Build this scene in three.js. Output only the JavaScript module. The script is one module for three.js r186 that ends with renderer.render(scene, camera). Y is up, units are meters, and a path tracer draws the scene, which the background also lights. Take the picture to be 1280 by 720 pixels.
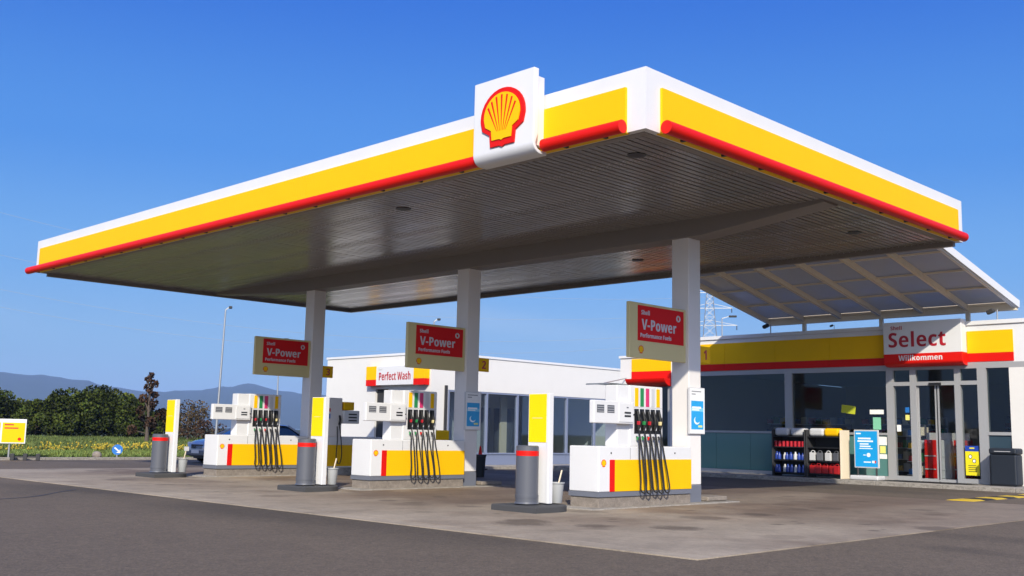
import * as THREE from 'three';
import { mergeGeometries, mergeVertices } from 'three/addons/utils/BufferGeometryUtils.js';
import { RoundedBoxGeometry } from 'three/addons/geometries/RoundedBoxGeometry.js';
import { TextGeometry } from 'three/addons/geometries/TextGeometry.js';
import { FontLoader } from 'three/addons/loaders/FontLoader.js';

// ---------------------------------------------------------------- camera, sky, sun, exposure
const scene = new THREE.Scene();
const camera = new THREE.PerspectiveCamera(30.8957, 16 / 9, 0.1, 20000);
{
  const yaw = 0.78176912, pitch = 0.139014393, roll = 0.0208539452;
  const f = new THREE.Vector3(-Math.sin(yaw) * Math.cos(pitch), Math.sin(pitch), -Math.cos(yaw) * Math.cos(pitch));
  const r = new THREE.Vector3(Math.cos(yaw), 0, -Math.sin(yaw)), u = new THREE.Vector3().crossVectors(r, f);
  const r2 = r.clone().multiplyScalar(Math.cos(roll)).addScaledVector(u, Math.sin(roll));
  const u2 = u.clone().multiplyScalar(Math.cos(roll)).addScaledVector(r, -Math.sin(roll));
  camera.position.set(0, 1.3, 0);
  camera.quaternion.setFromRotationMatrix(new THREE.Matrix4().makeBasis(r2, u2, f.clone().negate()));
}
const renderer = new THREE.WebGLRenderer({ antialias: true });
renderer.setSize(1024, 576);
renderer.toneMapping = THREE.LinearToneMapping;
renderer.toneMappingExposure = 1.3;
renderer.shadowMap.enabled = true;

const lin = (r, g, b) => [r, g, b].map((v) => { v /= 255; return v <= 0.04045 ? v / 12.92 : ((v + 0.055) / 1.055) ** 2.4; });
{ // clear late-summer sky: colour by height above the horizon, brightness round the sun as in the CIE standard clear sky, a few thin wisps low down
  const W = 1024, H = 512, data = new Float32Array(W * H * 4);
  const stops = [[0, lin(172, 202, 232)], [4, lin(146, 190, 234)], [9, lin(116, 174, 238)], [15, lin(84, 150, 234)], [24, lin(56, 119, 222)], [45, lin(44, 100, 204)], [90, lin(36, 84, 184)]];
  for (let y = 0; y < H; y++) {
    const el = (y + 0.5) / H * 180 - 90, e = Math.max(0, el);
    let k = 0; while (k < stops.length - 2 && e > stops[k + 1][0]) k++;
    const t = Math.min(1, (e - stops[k][0]) / (stops[k + 1][0] - stops[k][0])), s = t * t * (3 - 2 * t) * 0.5 + t * 0.5;
    for (let x = 0; x < W; x++) {
      const a = x / W * Math.PI * 2;
      const wisp = Math.max(0, Math.sin(a * 5 + Math.sin(el * 0.9 + a * 7) * 1.6) + 0.7 * Math.sin(a * 13 + el * 1.7) - 0.5) * Math.exp(-(((e - 6) / 3) ** 2)) * 0.10;
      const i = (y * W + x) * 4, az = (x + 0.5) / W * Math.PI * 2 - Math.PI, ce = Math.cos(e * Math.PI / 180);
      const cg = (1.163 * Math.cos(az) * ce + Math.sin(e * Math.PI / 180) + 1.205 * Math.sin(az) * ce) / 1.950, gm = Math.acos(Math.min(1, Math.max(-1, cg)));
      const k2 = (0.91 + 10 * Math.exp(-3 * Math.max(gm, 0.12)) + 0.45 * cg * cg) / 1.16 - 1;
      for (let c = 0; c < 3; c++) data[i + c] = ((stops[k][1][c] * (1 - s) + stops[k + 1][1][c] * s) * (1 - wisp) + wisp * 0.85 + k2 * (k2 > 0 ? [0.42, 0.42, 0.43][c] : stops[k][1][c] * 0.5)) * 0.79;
      data[i + 3] = 1;
    }
  }
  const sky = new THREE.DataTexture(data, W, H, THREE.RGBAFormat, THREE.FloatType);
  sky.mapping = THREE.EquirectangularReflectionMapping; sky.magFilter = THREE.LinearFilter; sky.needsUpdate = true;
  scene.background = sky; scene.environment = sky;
}
const sun = new THREE.DirectionalLight(new THREE.Color(1.0, 0.93, 0.80), 4.15);
sun.position.set(1.163 * 60 - 15, 60, 1.205 * 60 - 20); sun.target.position.set(-15, 0, -20);
sun.castShadow = true; sun.shadow.radius = 1; sun.shadow.mapSize.set(4096, 4096);
Object.assign(sun.shadow.camera, { left: -45, right: 45, top: 45, bottom: -45, near: 1, far: 250 });
scene.add(sun, sun.target);
scene.fog = new THREE.FogExp2(new THREE.Color(0.40, 0.60, 1.0), 0.00012);

// ---------------------------------------------------------------- helpers
let seed = 1234567;
const rnd = () => { seed = (seed + 0x6d2b79f5) | 0; let t = Math.imul(seed ^ (seed >>> 15), 1 | seed); t = (t + Math.imul(t ^ (t >>> 7), 61 | t)) ^ t; return ((t ^ (t >>> 14)) >>> 0) / 4294967296; };
const rr = (a, b) => a + (b - a) * rnd();
const clamp = (x, a = 0, b = 1) => Math.min(b, Math.max(a, x));
const smooth = (x, a, b) => { const t = clamp((x - a) / (b - a)); return t * t * (3 - 2 * t); };
const V = (x, y, z) => new THREE.Vector3(x, y, z);
const taken = new Map();
const numbered = (n) => { const k = taken.get(n) || 0; taken.set(n, k + 1); return k ? `${n}_${String(k).padStart(3, '0')}` : n; };
function part(name, g, m, parent, label) {
  const o = new THREE.Mesh(g, m); o.name = name; o.castShadow = o.receiveShadow = true; parent.add(o);
  if (label) o.userData.label = label;
  return o;
}
function thing(name, label, category, [x, y, z] = [0, 0, 0], turn = 0, group) {
  const o = new THREE.Group(); o.name = numbered(name); o.position.set(x, y, z); o.rotation.y = turn; scene.add(o);
  o.userData = { label, category }; if (group) o.userData.group = group;
  return o;
}
function single(name, label, category, g, m, [x, y, z] = [0, 0, 0], group) {
  const o = part(numbered(name), g, m, scene); o.position.set(x, y, z); o.userData = { label, category }; if (group) o.userData.group = group;
  return o;
}
function struct(name, g, m) { const o = part(numbered(name), g, m, scene); o.userData.kind = 'structure'; return o; }
function metricUV(g) { // uv in metres from the dominant axis of each normal
  const p = g.attributes.position, n = g.attributes.normal, uv = new Float32Array(p.count * 2);
  for (let i = 0; i < p.count; i++) {
    const ax = Math.abs(n.getX(i)), ay = Math.abs(n.getY(i)), az = Math.abs(n.getZ(i));
    if (ay >= ax && ay >= az) { uv[2 * i] = p.getX(i); uv[2 * i + 1] = p.getZ(i); } else if (ax >= az) { uv[2 * i] = p.getZ(i); uv[2 * i + 1] = p.getY(i); } else { uv[2 * i] = p.getX(i); uv[2 * i + 1] = p.getY(i); }
  }
  g.setAttribute('uv', new THREE.BufferAttribute(uv, 2)); return g;
}
const bx = (x0, x1, y0, y1, z0, z1) => metricUV(new THREE.BoxGeometry(Math.abs(x1 - x0), Math.abs(y1 - y0), Math.abs(z1 - z0)).translate((x0 + x1) / 2, (y0 + y1) / 2, (z0 + z1) / 2));
const rb = (x0, x1, y0, y1, z0, z1, r = 0.015, s = 2) => metricUV(new RoundedBoxGeometry(Math.abs(x1 - x0), Math.abs(y1 - y0), Math.abs(z1 - z0), s, r).translate((x0 + x1) / 2, (y0 + y1) / 2, (z0 + z1) / 2));
const cyl = (r0, r1, h, x, y, z, seg = 20) => new THREE.CylinderGeometry(r1, r0, h, seg).translate(x, y + h / 2, z);
const merge = (list) => mergeGeometries(list.map((g) => { const q = g.index ? g.toNonIndexed() : g; for (const k of Object.keys(q.attributes)) if (!['position', 'normal', 'uv'].includes(k)) q.deleteAttribute(k); return q; }));
function bar(a, b, w, h = w) { // a square bar between two points
  const d = b.clone().sub(a), g = new THREE.BoxGeometry(w, h, d.length());
  return g.applyMatrix4(new THREE.Matrix4().lookAt(a, b, V(0, 1, 0.0001))).translate((a.x + b.x) / 2, (a.y + b.y) / 2, (a.z + b.z) / 2);
}
const tube = (pts, r, n = 24, s = 6) => new THREE.TubeGeometry(new THREE.CatmullRomCurve3(pts), n, r, s);
function extrude(shape, depth, bevel = 0) {
  return new THREE.ExtrudeGeometry(shape, bevel ? { depth: depth - 2 * bevel, bevelEnabled: true, bevelSize: bevel, bevelThickness: bevel, bevelSegments: 2, curveSegments: 12 } : { depth, bevelEnabled: false, curveSegments: 12 });
}
const poly = (pts) => new THREE.Shape(pts.map(([x, y]) => new THREE.Vector2(x, y)));

// tiling value noise
function noiseTile(n, cells, s0) {
  const t = new Float32Array(cells * cells); let s = s0; for (let i = 0; i < t.length; i++) { s = (Math.imul(s, 1664525) + 1013904223) | 0; t[i] = (s >>> 8) / 16777216; }
  const out = new Float32Array(n * n);
  for (let y = 0; y < n; y++) {
    const fy = y / n * cells, y0 = Math.floor(fy), ty = fy - y0, sy = ty * ty * (3 - 2 * ty), ya = (y0 % cells) * cells, yb = ((y0 + 1) % cells) * cells;
    for (let x = 0; x < n; x++) {
      const fx = x / n * cells, x0 = Math.floor(fx), tx = fx - x0, sx = tx * tx * (3 - 2 * tx), xa = x0 % cells, xb = (x0 + 1) % cells;
      out[y * n + x] = (t[ya + xa] * (1 - sx) + t[ya + xb] * sx) * (1 - sy) + (t[yb + xa] * (1 - sx) + t[yb + xb] * sx) * sy;
    }
  }
  return out;
}
function fbm(n, octaves, s0) { // octaves: [[cells, weight], ...]
  const out = new Float32Array(n * n);
  octaves.forEach(([c, w], k) => { const a = noiseTile(n, c, s0 + k * 977); for (let i = 0; i < out.length; i++) out[i] += (a[i] - 0.5) * w; });
  return out;
}
function texOf(n, m, fn, srgb = true, size = 1, repeat = true) { // fn(i, x, y) -> [r, g, b] 0..255
  const d = new Uint8Array(n * m * 4);
  for (let y = 0, i = 0; y < m; y++) for (let x = 0; x < n; x++, i++) { const c = fn(i, x, y); d[4 * i] = clamp(c[0], 0, 255); d[4 * i + 1] = clamp(c[1], 0, 255); d[4 * i + 2] = clamp(c[2], 0, 255); d[4 * i + 3] = 255; }
  const t = new THREE.DataTexture(d, n, m); t.magFilter = THREE.LinearFilter; t.minFilter = THREE.LinearMipmapLinearFilter; t.generateMipmaps = true;
  if (repeat) t.wrapS = t.wrapT = THREE.RepeatWrapping; t.repeat.set(1 / size, 1 / size); if (srgb) t.colorSpace = THREE.SRGBColorSpace; t.needsUpdate = true;
  return t;
}
function canvasTex(w, h, draw) {
  const c = document.createElement('canvas'); c.width = w; c.height = h; draw(c.getContext('2d'), w, h);
  const t = new THREE.CanvasTexture(c); t.colorSpace = THREE.SRGBColorSpace; t.anisotropy = 8; return t;
}
const std = (color, roughness = 0.5, extra = {}) => new THREE.MeshStandardMaterial({ color, roughness, ...extra });
const L = (r, g, b) => new THREE.Color().setRGB(r, g, b);

// ---------------------------------------------------------------- materials
const grime = (() => { const a = fbm(256, [[4, 0.5], [16, 0.35], [64, 0.35]], 71); return a; })();
const roughTex = texOf(256, 256, (i) => { const v = 128 + grime[i] * 130; return [v, v, v]; }, false, 1.7);
const paintTone = (() => { const a = fbm(512, [[3, 0.6], [9, 0.4], [40, 0.25], [150, 0.2]], 301); return texOf(512, 512, (i) => { const v = 250 + a[i] * 6; return [v, v - 0.6, v - 1.6]; }, true, 3.1); })();
const M = {
  white: new THREE.MeshPhysicalMaterial({ color: L(0.72, 0.72, 0.72), roughness: 0.5, map: paintTone }),
  wallWhite: std(L(0.72, 0.705, 0.675), 0.75, { map: paintTone }),
  columnPaint: std(L(0.80, 0.765, 0.725), 0.5, { map: paintTone }),
  yellow: new THREE.MeshPhysicalMaterial({ color: L(0.88, 0.50, 0.002), roughness: 0.6, specularIntensity: 0.3, map: paintTone }),
  lemon: new THREE.MeshPhysicalMaterial({ color: L(0.88, 0.66, 0.002), roughness: 0.55, specularIntensity: 0.3, map: paintTone }),
  red: new THREE.MeshPhysicalMaterial({ color: L(0.66, 0.008, 0.003), roughness: 0.45, specularIntensity: 0.45 }),
  signRed: new THREE.MeshPhysicalMaterial({ color: L(0.66, 0.010, 0.010), roughness: 0.6, specularIntensity: 0.3 }),
  darkRed: std(L(0.42, 0.01, 0.02), 0.4),
  beige: new THREE.MeshPhysicalMaterial({ color: L(0.66, 0.56, 0.28), roughness: 0.6, specularIntensity: 0.4 }),
  slat: new THREE.MeshStandardMaterial({ color: L(0.27, 0.25, 0.23), roughness: 0.4, metalness: 0.05, roughnessMap: roughTex }),
  beam: std(L(0.22, 0.195, 0.175), 0.55),
  deck: std(L(0.05, 0.045, 0.04), 0.9),
  grey: std(L(0.10, 0.105, 0.12), 0.45, { map: paintTone }),
  bollard: new THREE.MeshPhysicalMaterial({ color: L(0.09, 0.095, 0.11), roughness: 0.4, clearcoat: 0.2, clearcoatRoughness: 0.3 }),
  plinthGrey: std(L(0.14, 0.15, 0.18), 0.6),
  black: std(L(0.012, 0.012, 0.013), 0.5),
  rubber: std(L(0.009, 0.009, 0.009), 0.6),
  frame: std(L(0.42, 0.42, 0.42), 0.4, { metalness: 0.3 }),
  frameBlue: std(L(0.20, 0.235, 0.34), 0.45, { metalness: 0.1 }),
  teal: new THREE.MeshPhysicalMaterial({ color: L(0.085, 0.21, 0.195), roughness: 0.16, clearcoat: 0.6, clearcoatRoughness: 0.05 }),
  navy: std(L(0.008, 0.013, 0.022), 0.6),
  glass: new THREE.MeshPhysicalMaterial({ color: L(0.42, 0.48, 0.48), roughness: 0.03, transmission: 1, thickness: 0, ior: 1.52 }),
  clearGlass: new THREE.MeshPhysicalMaterial({ color: L(0.72, 0.76, 0.76), roughness: 0.02, transmission: 1, thickness: 0, ior: 1.55 }),
  module: new THREE.MeshPhysicalMaterial({ color: L(0.40, 0.40, 0.415), roughness: 0.72, transmission: 0.52, thickness: 0, clearcoat: 1, clearcoatRoughness: 0.12 }),
  cream: std(L(0.76, 0.65, 0.48), 0.5),
  galv: std(L(0.36, 0.37, 0.38), 0.45, { metalness: 0.6 }),
  dark: std(L(0.03, 0.03, 0.032), 0.7),
  rawConcrete: (() => { const a = fbm(256, [[4, 0.5], [16, 0.5], [64, 0.6], [128, 0.5]], 913); return std(L(0.36, 0.335, 0.30), 0.9, { map: texOf(256, 256, (i) => { const v = 225 + a[i] * 70; return [v, v - 2, v - 5]; }, true, 1.3) }); })(),
  oldConcrete: (() => { const a = fbm(256, [[3, 0.6], [12, 0.6], [50, 0.5], [128, 0.5]], 1913); return std(L(0.30, 0.265, 0.23), 0.95, { map: texOf(256, 256, (i) => { const v = 215 + a[i] * 52; return [v, v - 4, v - 9]; }, true, 0.9) }); })(),
  coated: new THREE.MeshPhysicalMaterial({ color: L(0.62, 0.70, 0.72), roughness: 0.02, transmission: 1, thickness: 0, ior: 2.33 }),
  green: std(L(0.02, 0.22, 0.06), 0.4), pink: std(L(0.62, 0.03, 0.14), 0.4), silver: std(L(0.55, 0.55, 0.55), 0.4),
  slate: new THREE.MeshPhysicalMaterial({ color: L(0.03, 0.055, 0.075), roughness: 0.2 }), headGrey: std(L(0.055, 0.055, 0.056), 0.8, { map: paintTone }), pail: std(L(0.36, 0.37, 0.37), 0.5), blue: std(L(0.02, 0.16, 0.5), 0.4),
};
const font = await new FontLoader().loadAsync('fonts/droid/droid_sans_bold.typeface.json');
function lettering(text, size, depth = 0.006) { // centred on x, baseline at y = 0, front at +z
  const g = new TextGeometry(text, { font, size, depth, curveSegments: 4, bevelEnabled: false }); g.computeBoundingBox();
  return g.translate(-(g.boundingBox.max.x + g.boundingBox.min.x) / 2, 0, 0);
}

// the scallop badge of the chain: outline, inner shape and rays, about 1 m wide, centred
function scallop(grow = 0) {
  const pts = [[-0.25, -0.43], [-0.27, -0.24], [-0.43, -0.15], [-0.47, 0.0]];
  for (let i = 0; i <= 16; i++) { const a = Math.PI * (1 - i / 16); pts.push([Math.cos(a) * 0.47, 0.03 + Math.sin(a) * 0.43]); }
  pts.push([0.47, 0.0], [0.43, -0.15], [0.27, -0.24], [0.25, -0.43], [0.06, -0.43], [0, -0.455], [-0.06, -0.43]);
  const s = 1 + grow; return poly(pts.map(([x, y]) => [x * s, y * s]));
}
function badge(parent, size, [x, y, z], turn, depth = 0.03, plain = false) {
  const g = new THREE.Group(); g.name = 'scallop_emblem'; g.position.set(x, y, z); g.rotation.y = turn; g.scale.setScalar(size); parent.add(g);
  part('red_outline', extrude(scallop(0.13), depth, depth > 0.01 ? depth * 0.2 : 0), M.red, g);
  part('yellow_scallop', extrude(scallop(-0.08).clone(), depth * 0.5).translate(0, 0.015, depth * 0.8), M.yellow, g);
  if (!plain) for (let k = -3; k <= 3; k++) {
    const a = Math.PI / 2 - k * 0.36, R = 0.375, b = V(Math.cos(a) * R, 0.05 + Math.sin(a) * R * 0.93, 0), o = V(k * 0.034, -0.24, 0), d = b.clone().sub(o).normalize(), n = V(-d.y, d.x, 0);
    part('rib_line', extrude(poly([[o.x + n.x * 0.002, o.y + n.y * 0.002], [o.x - n.x * 0.002, o.y - n.y * 0.002], [b.x - n.x * 0.02, b.y - n.y * 0.02], [b.x + n.x * 0.02, b.y + n.y * 0.02]].reverse()), depth * 0.15).translate(0, 0, depth * 1.3), M.red, g);
  }
  return g;
}

// ---------------------------------------------------------------- ground
const gh = (x, z) => -0.2 * smooth(-x, 24, 32) * smooth(-z, 25, 31);
function sheet(x0, x1, z0, z1, nx, nz, hf, cf) {
  const g = new THREE.PlaneGeometry(1, 1, nx, nz), p = g.attributes.position, uv = g.attributes.uv, col = cf && new Float32Array(p.count * 3);
  for (let i = 0; i < p.count; i++) {
    const x = x0 + (p.getX(i) + 0.5) * (x1 - x0), z = z0 + (0.5 - p.getY(i)) * (z1 - z0);
    p.setXYZ(i, x, hf(x, z), z); uv.setXY(i, x, z);
    if (cf) { const c = cf(x, z); col.set(c, 3 * i); }
  }
  if (cf) g.setAttribute('color', new THREE.BufferAttribute(col, 3));
  if ((x1 - x0) * (z1 - z0) < 0) { const a = g.index.array; for (let i = 0; i < a.length; i += 3) { const t = a[i]; a[i] = a[i + 1]; a[i + 1] = t; } }
  g.computeVertexNormals(); const n = g.attributes.normal;
  if (n.getY(0) < 0) { const a = g.index.array; for (let i = 0; i < a.length; i += 3) { const t = a[i]; a[i] = a[i + 1]; a[i + 1] = t; } g.computeVertexNormals(); }
  return g;
}
const n2 = (() => { const n = 256, a = fbm(n, [[8, 0.6], [16, 0.4], [32, 0.3], [64, 0.2]], 55); return (x, y) => { const X = ((x % n) + n) % n, Y = ((y % n) + n) % n, x0 = Math.floor(X), y0 = Math.floor(Y), tx = X - x0, ty = Y - y0, x1 = (x0 + 1) % n, y1 = (y0 + 1) % n; return (a[y0 * n + x0] * (1 - tx) + a[y0 * n + x1] * tx) * (1 - ty) + (a[y1 * n + x0] * (1 - tx) + a[y1 * n + x1] * tx) * ty; }; })();
{
  // asphalt: fine stones in bitumen, tiles of 7 m
  const N = 1536, a = fbm(N, [[6, 0.10], [24, 0.14], [96, 0.26], [220, 0.45], [512, 0.9], [768, 0.6]], 17), b = noiseTile(N, 512, 99);
  const tex = texOf(N, N, (i) => { const v = 200 + a[i] * 56 + (b[i] > 0.86 ? 34 * (b[i] - 0.86) / 0.14 : 0) - (b[i] < 0.1 ? 40 * (0.1 - b[i]) / 0.1 : 0); return [v, v - 3, v - 5]; }, true, 7);
  const bump = texOf(N, N, (i) => { const v = 128 + a[i] * 150; return [v, v, v]; }, false, 7);
  const mat = std(L(0.20, 0.156, 0.105), 0.9, { map: tex, bumpMap: bump, bumpScale: 0.006, vertexColors: true });
  const tone = (x, z) => { // wear and stains in the old surfacing
    let v = 1 + n2(x * 3.1, z * 3.1) * 0.22 + n2(x * 0.7 + 40, z * 0.7) * 0.24;
    const st = n2(x * 1.9 + 90, z * 5.3 + 17); if (st > 0.15) v *= 1 - Math.min(0.4, (st - 0.15) * 1.9);
    const oil = Math.hypot((x + 5.2) * 0.9 + (z + 13.2) * 0.5, (z + 13.2) * 1.6 - (x + 5.2) * 0.7); if (oil < 1.2) v *= 1 - 0.3 * smooth(1.2 - oil + n2(x * 9, z * 9) * 0.9, 0.2, 0.9);
    return [v, v * 0.995, v * 0.985];
  };
  struct('asphalt', sheet(-39.2, 46, -70, 40, 340, 440, (x, z) => gh(x, z), tone), mat);
}
{ // poured tar over an old crack
  const pts = [[-18.9, -6.2], [-19.15, -6.85], [-19.54, -7.54], [-20.7, -8.51], [-21.34, -9.09]].map(([x, z]) => V(x, 0.0, z)), c = new THREE.CatmullRomCurve3(pts), pos = [], idx = [];
  for (let k = 0; k <= 60; k++) { const p = c.getPoint(k / 60), t = c.getTangent(k / 60), w = 0.03 + 0.02 * n2(k * 5, 7); pos.push(p.x - t.z * w, 0.004, p.z + t.x * w, p.x + t.z * w, 0.004, p.z - t.x * w); if (k < 60) { const a = 2 * k; idx.push(a, a + 2, a + 1, a + 1, a + 2, a + 3); } }
  const g = new THREE.BufferGeometry(); g.setAttribute('position', new THREE.Float32BufferAttribute(pos, 3)); g.setIndex(idx); g.computeVertexNormals(); struct('tar_seam', g, std(L(0.03, 0.028, 0.027), 0.6));
}
{
  // concrete forecourt laid in slabs, one map over all of it: wear, tyre film and fuel stains along the filling lanes
  const X0 = -31.3, X1 = -6.6, Z0 = -24.1, Z1 = -9.55, W = 2048, H = 1206;
  const N = 1024, a = fbm(N, [[4, 0.45], [12, 0.4], [48, 0.3], [160, 0.3], [512, 0.35]], 401), b = fbm(N, [[5, 0.9], [11, 0.6], [29, 0.45]], 733);
  const spots = []; for (let k = 0; k < 240; k++) spots.push([rr(X0, X1), rr(-22, -11), rr(0.03, 0.09) + rnd() ** 5 * 0.5, rr(0.12, 0.5)]);
  const pix = new Float32Array(W * H); // stain density
  for (const [sx, sz, r, d] of spots) {
    const cx = (sx - X0) / (X1 - X0) * W, cy = (sz - Z0) / (Z1 - Z0) * H, R = r * W / (X1 - X0);
    for (let y = Math.max(0, Math.floor(cy - R)); y < Math.min(H, cy + R); y++) for (let x = Math.max(0, Math.floor(cx - R)); x < Math.min(W, cx + R); x++) {
      const q = Math.hypot(x - cx, y - cy) / R + a[(y & 1023) * N + (x & 1023)] * 0.9; if (q < 1) pix[y * W + x] = Math.max(pix[y * W + x], d * Math.min(1, (1 - q) * 2.2));
    }
  }
  const lanes = [-10.4, -14.6, -16.9, -21.2, -23.5, -27.8];
  const tex = texOf(W, H, (i, x, y) => {
    const wx = X0 + x / W * (X1 - X0), wz = Z0 + y / H * (Z1 - Z0), n = a[((y * 2) & 1023) * N + ((x * 2) & 1023)], m = b[(y & 1023) * N + ((x + 300) & 1023)];
    let use = 0; for (const l of lanes) { const d = Math.abs(wx - l + m * 1.1); use = Math.max(use, Math.exp(-((d / 1.15) ** 2))); }
    use *= smooth(wz + m * 2.4, -9.6, -13.4);
    let film = clamp(use * (0.62 + m * 1.1) + smooth(m, 0.12, 0.75) * 0.35 + smooth(-wz + m * 3, 12.5, 16) * 0.42);
    // tyre tracks run along the lanes
    for (const l of lanes) for (const s of [-0.72, 0.72]) { const d = Math.abs(wx - l - s + b[((y >> 1) & 1023) * N + 77] * 0.7); if (d < 0.2) film = Math.min(1, film + 0.22 * (1 - d / 0.2) * smooth(b[((y * 3) & 1023) * N + ((x * 2 + 99) & 1023)], -0.45, 0.3)); }
    const st = pix[y * W + x], g = 1 + n * 0.24;
    const lip = wz > -9.96 ? 1.05 : 1, base = [206 * g * lip, 193 * g * lip, 178 * g * lip], brown = [150 * g, 131 * g, 116 * g], oil = [84, 72, 62];
    return [0, 1, 2].map((c) => { const v = base[c] * (1 - film) + brown[c] * film; return v * (1 - st) + oil[c] * st; });
  }, true, 1, false);
  tex.repeat.set(1, 1);
  const fine = texOf(256, 256, (i) => { const v = 128 + grime[i] * 120; return [v, v, v]; }, false, 0.05);
  const mat = std(L(0.485, 0.462, 0.405), 0.82, { map: tex, bumpMap: fine, bumpScale: 0.003 });
  const apron = new THREE.Group(); apron.name = 'concrete_forecourt'; apron.userData.kind = 'structure'; scene.add(apron);
  part('joint_filler', bx(X0 + 0.02, X1 - 0.02, -0.03, 0.003, Z0 + 0.02, Z1 - 0.02), M.deck, apron);
  const nx = 6, nz = 4, zs = [Z1, Z1 - 0.42, Z1 - 5, Z1 - 9.8, Z0];
  for (let i = 0; i < nx; i++) for (let j = 0; j < nz; j++) {
    const a0 = X0 + (X1 - X0) / nx * i + 0.006, a1 = X0 + (X1 - X0) / nx * (i + 1) - 0.006, c0 = zs[j + 1] + 0.006, c1 = zs[j] - 0.006;
    const g = bx(a0, a1, -0.05, 0.012 + (i * 7 + j * 3) % 4 * 0.0006, c0, c1), p = g.attributes.position, uv = g.attributes.uv;
    for (let k = 0; k < p.count; k++) uv.setXY(k, (p.getX(k) - X0) / (X1 - X0), (p.getZ(k) - Z0) / (Z1 - Z0));
    part('concrete_slab', g, mat, apron);
  }
}
// the country round about: flat fields out to the hills
{
  const a = fbm(512, [[4, 0.6], [16, 0.5], [64, 0.6], [200, 0.6]], 611);
  const tex = texOf(512, 512, (i) => { const v = a[i]; return [118 + v * 60, 132 + v * 55, 70 + v * 40]; }, true, 23);
  const R = 9000, rings = [0, 20, 34, 39, 44, 60, 90, 140, 220, 400, 800, 1600, 3200, R], seg = 96, pos = [], uv = [], idx = [];
  for (const r of rings) for (let k = 0; k <= seg; k++) { const t = k / seg * Math.PI * 2, x = Math.cos(t) * r, z = Math.sin(t) * r, in_ = x > -39.5 && x < 50 && Math.abs(z) < 75; pos.push(x, in_ ? -0.45 : -0.06, z); uv.push(x, z); }
  for (let i = 0; i < rings.length - 1; i++) for (let k = 0; k < seg; k++) { const p = i * (seg + 1) + k, q = p + seg + 1; idx.push(p, p + 1, q, p + 1, q + 1, q); }
  const g = new THREE.BufferGeometry(); g.setAttribute('position', new THREE.Float32BufferAttribute(pos, 3)); g.setAttribute('uv', new THREE.Float32BufferAttribute(uv, 2)); g.setIndex(idx); g.computeVertexNormals();
  if (g.attributes.normal.getY(5) < 0) { for (let i = 0; i < idx.length; i += 3) { const t = idx[i]; idx[i] = idx[i + 1]; idx[i + 1] = t; } g.setIndex(idx); g.computeVertexNormals(); }
  struct('terrain', g, std(L(0.17, 0.2, 0.14), 1, { map: tex }));
  // flower field beyond the kerb
  const soil = fbm(512, [[8, 0.5], [40, 0.5], [150, 0.7]], 87);
  const st = texOf(512, 512, (i) => [126 + soil[i] * 70, 138 + soil[i] * 70, 66 + soil[i] * 50], true, 9);
  struct('field', sheet(-175, -39.55, -140, 30, 90, 90, (x, z) => 0.03 + n2(x * 2, z * 2) * 0.05, null), std(L(0.20, 0.22, 0.10), 1, { map: st }));
  const sand = fbm(256, [[8, 0.5], [40, 0.6], [100, 0.6]], 27);
  struct('gravel_verge', sheet(-40.6, -39.35, -70, 30, 6, 120, (x, z) => 0.06 + n2(x * 9, z * 9) * 0.03, null), std(L(0.46, 0.38, 0.27), 0.95, { map: texOf(256, 256, (i) => { const v = 205 + sand[i] * 90; return [v, v - 6, v - 16]; }, true, 1.2) }));
  const kerb = new THREE.Group(); kerb.name = 'kerb'; kerb.userData.kind = 'structure'; scene.add(kerb);
  const kg = rb(-39.36, -39.2, -0.15, 0.1, -0.495, 0.495, 0.015);
  for (let k = 0; k < 46; k++) part('kerb_stone', kg, M.rawConcrete, kerb).position.z = -2 - k;
}
// hills
{
  const prof = [[20, 70], [30, 62], [40, 70], [48, 82], [54, 84], [56.2, 84], [57.4, 90], [58.8, 101], [60, 92], [62, 84], [63.5, 80], [65.5, 88], [67, 99], [69, 107], [70.7, 111], [74, 104], [82, 92], [95, 80]];
  const H = (b) => { let k = 0; while (k < prof.length - 2 && b > prof[k + 1][0]) k++; const t = clamp((b - prof[k][0]) / (prof[k + 1][0] - prof[k][0])), s = t * t * (3 - 2 * t); return prof[k][1] * (1 - s) + prof[k + 1][1] * s; };
  const pos = [], idx = [], nb = 300, nr = 10;
  for (let i = 0; i <= nb; i++) for (let j = 0; j <= nr; j++) {
    const b = 18 + i / nb * 79, t = j / nr, d = (1700 + t * 1300) * 2.4, up = t <= 0.62 ? smooth(t, -0.05, 0.62) : 1 - 0.5 * smooth(t, 0.62, 1);
    const y = -1 + (H(b) * up + (n2(b * 14, t * 40) * 10 + n2(b * 40, t * 90) * 4) * up) * 2.4, a = b * Math.PI / 180;
    pos.push(-Math.sin(a) * d, y, -Math.cos(a) * d);
  }
  for (let i = 0; i < nb; i++) for (let j = 0; j < nr; j++) { const p = i * (nr + 1) + j, q = p + nr + 1; idx.push(p, p + 1, q, p + 1, q + 1, q); }
  const g = new THREE.BufferGeometry(); g.setAttribute('position', new THREE.Float32BufferAttribute(pos, 3)); g.setIndex(idx); g.computeVertexNormals();
  if (g.attributes.normal.getY(20) < 0) { for (let i = 0; i < idx.length; i += 3) { const t = idx[i]; idx[i] = idx[i + 1]; idx[i + 1] = t; } g.setIndex(idx); g.computeVertexNormals(); }
  struct('hills', g, std(L(0.035, 0.055, 0.04), 1));
}

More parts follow.
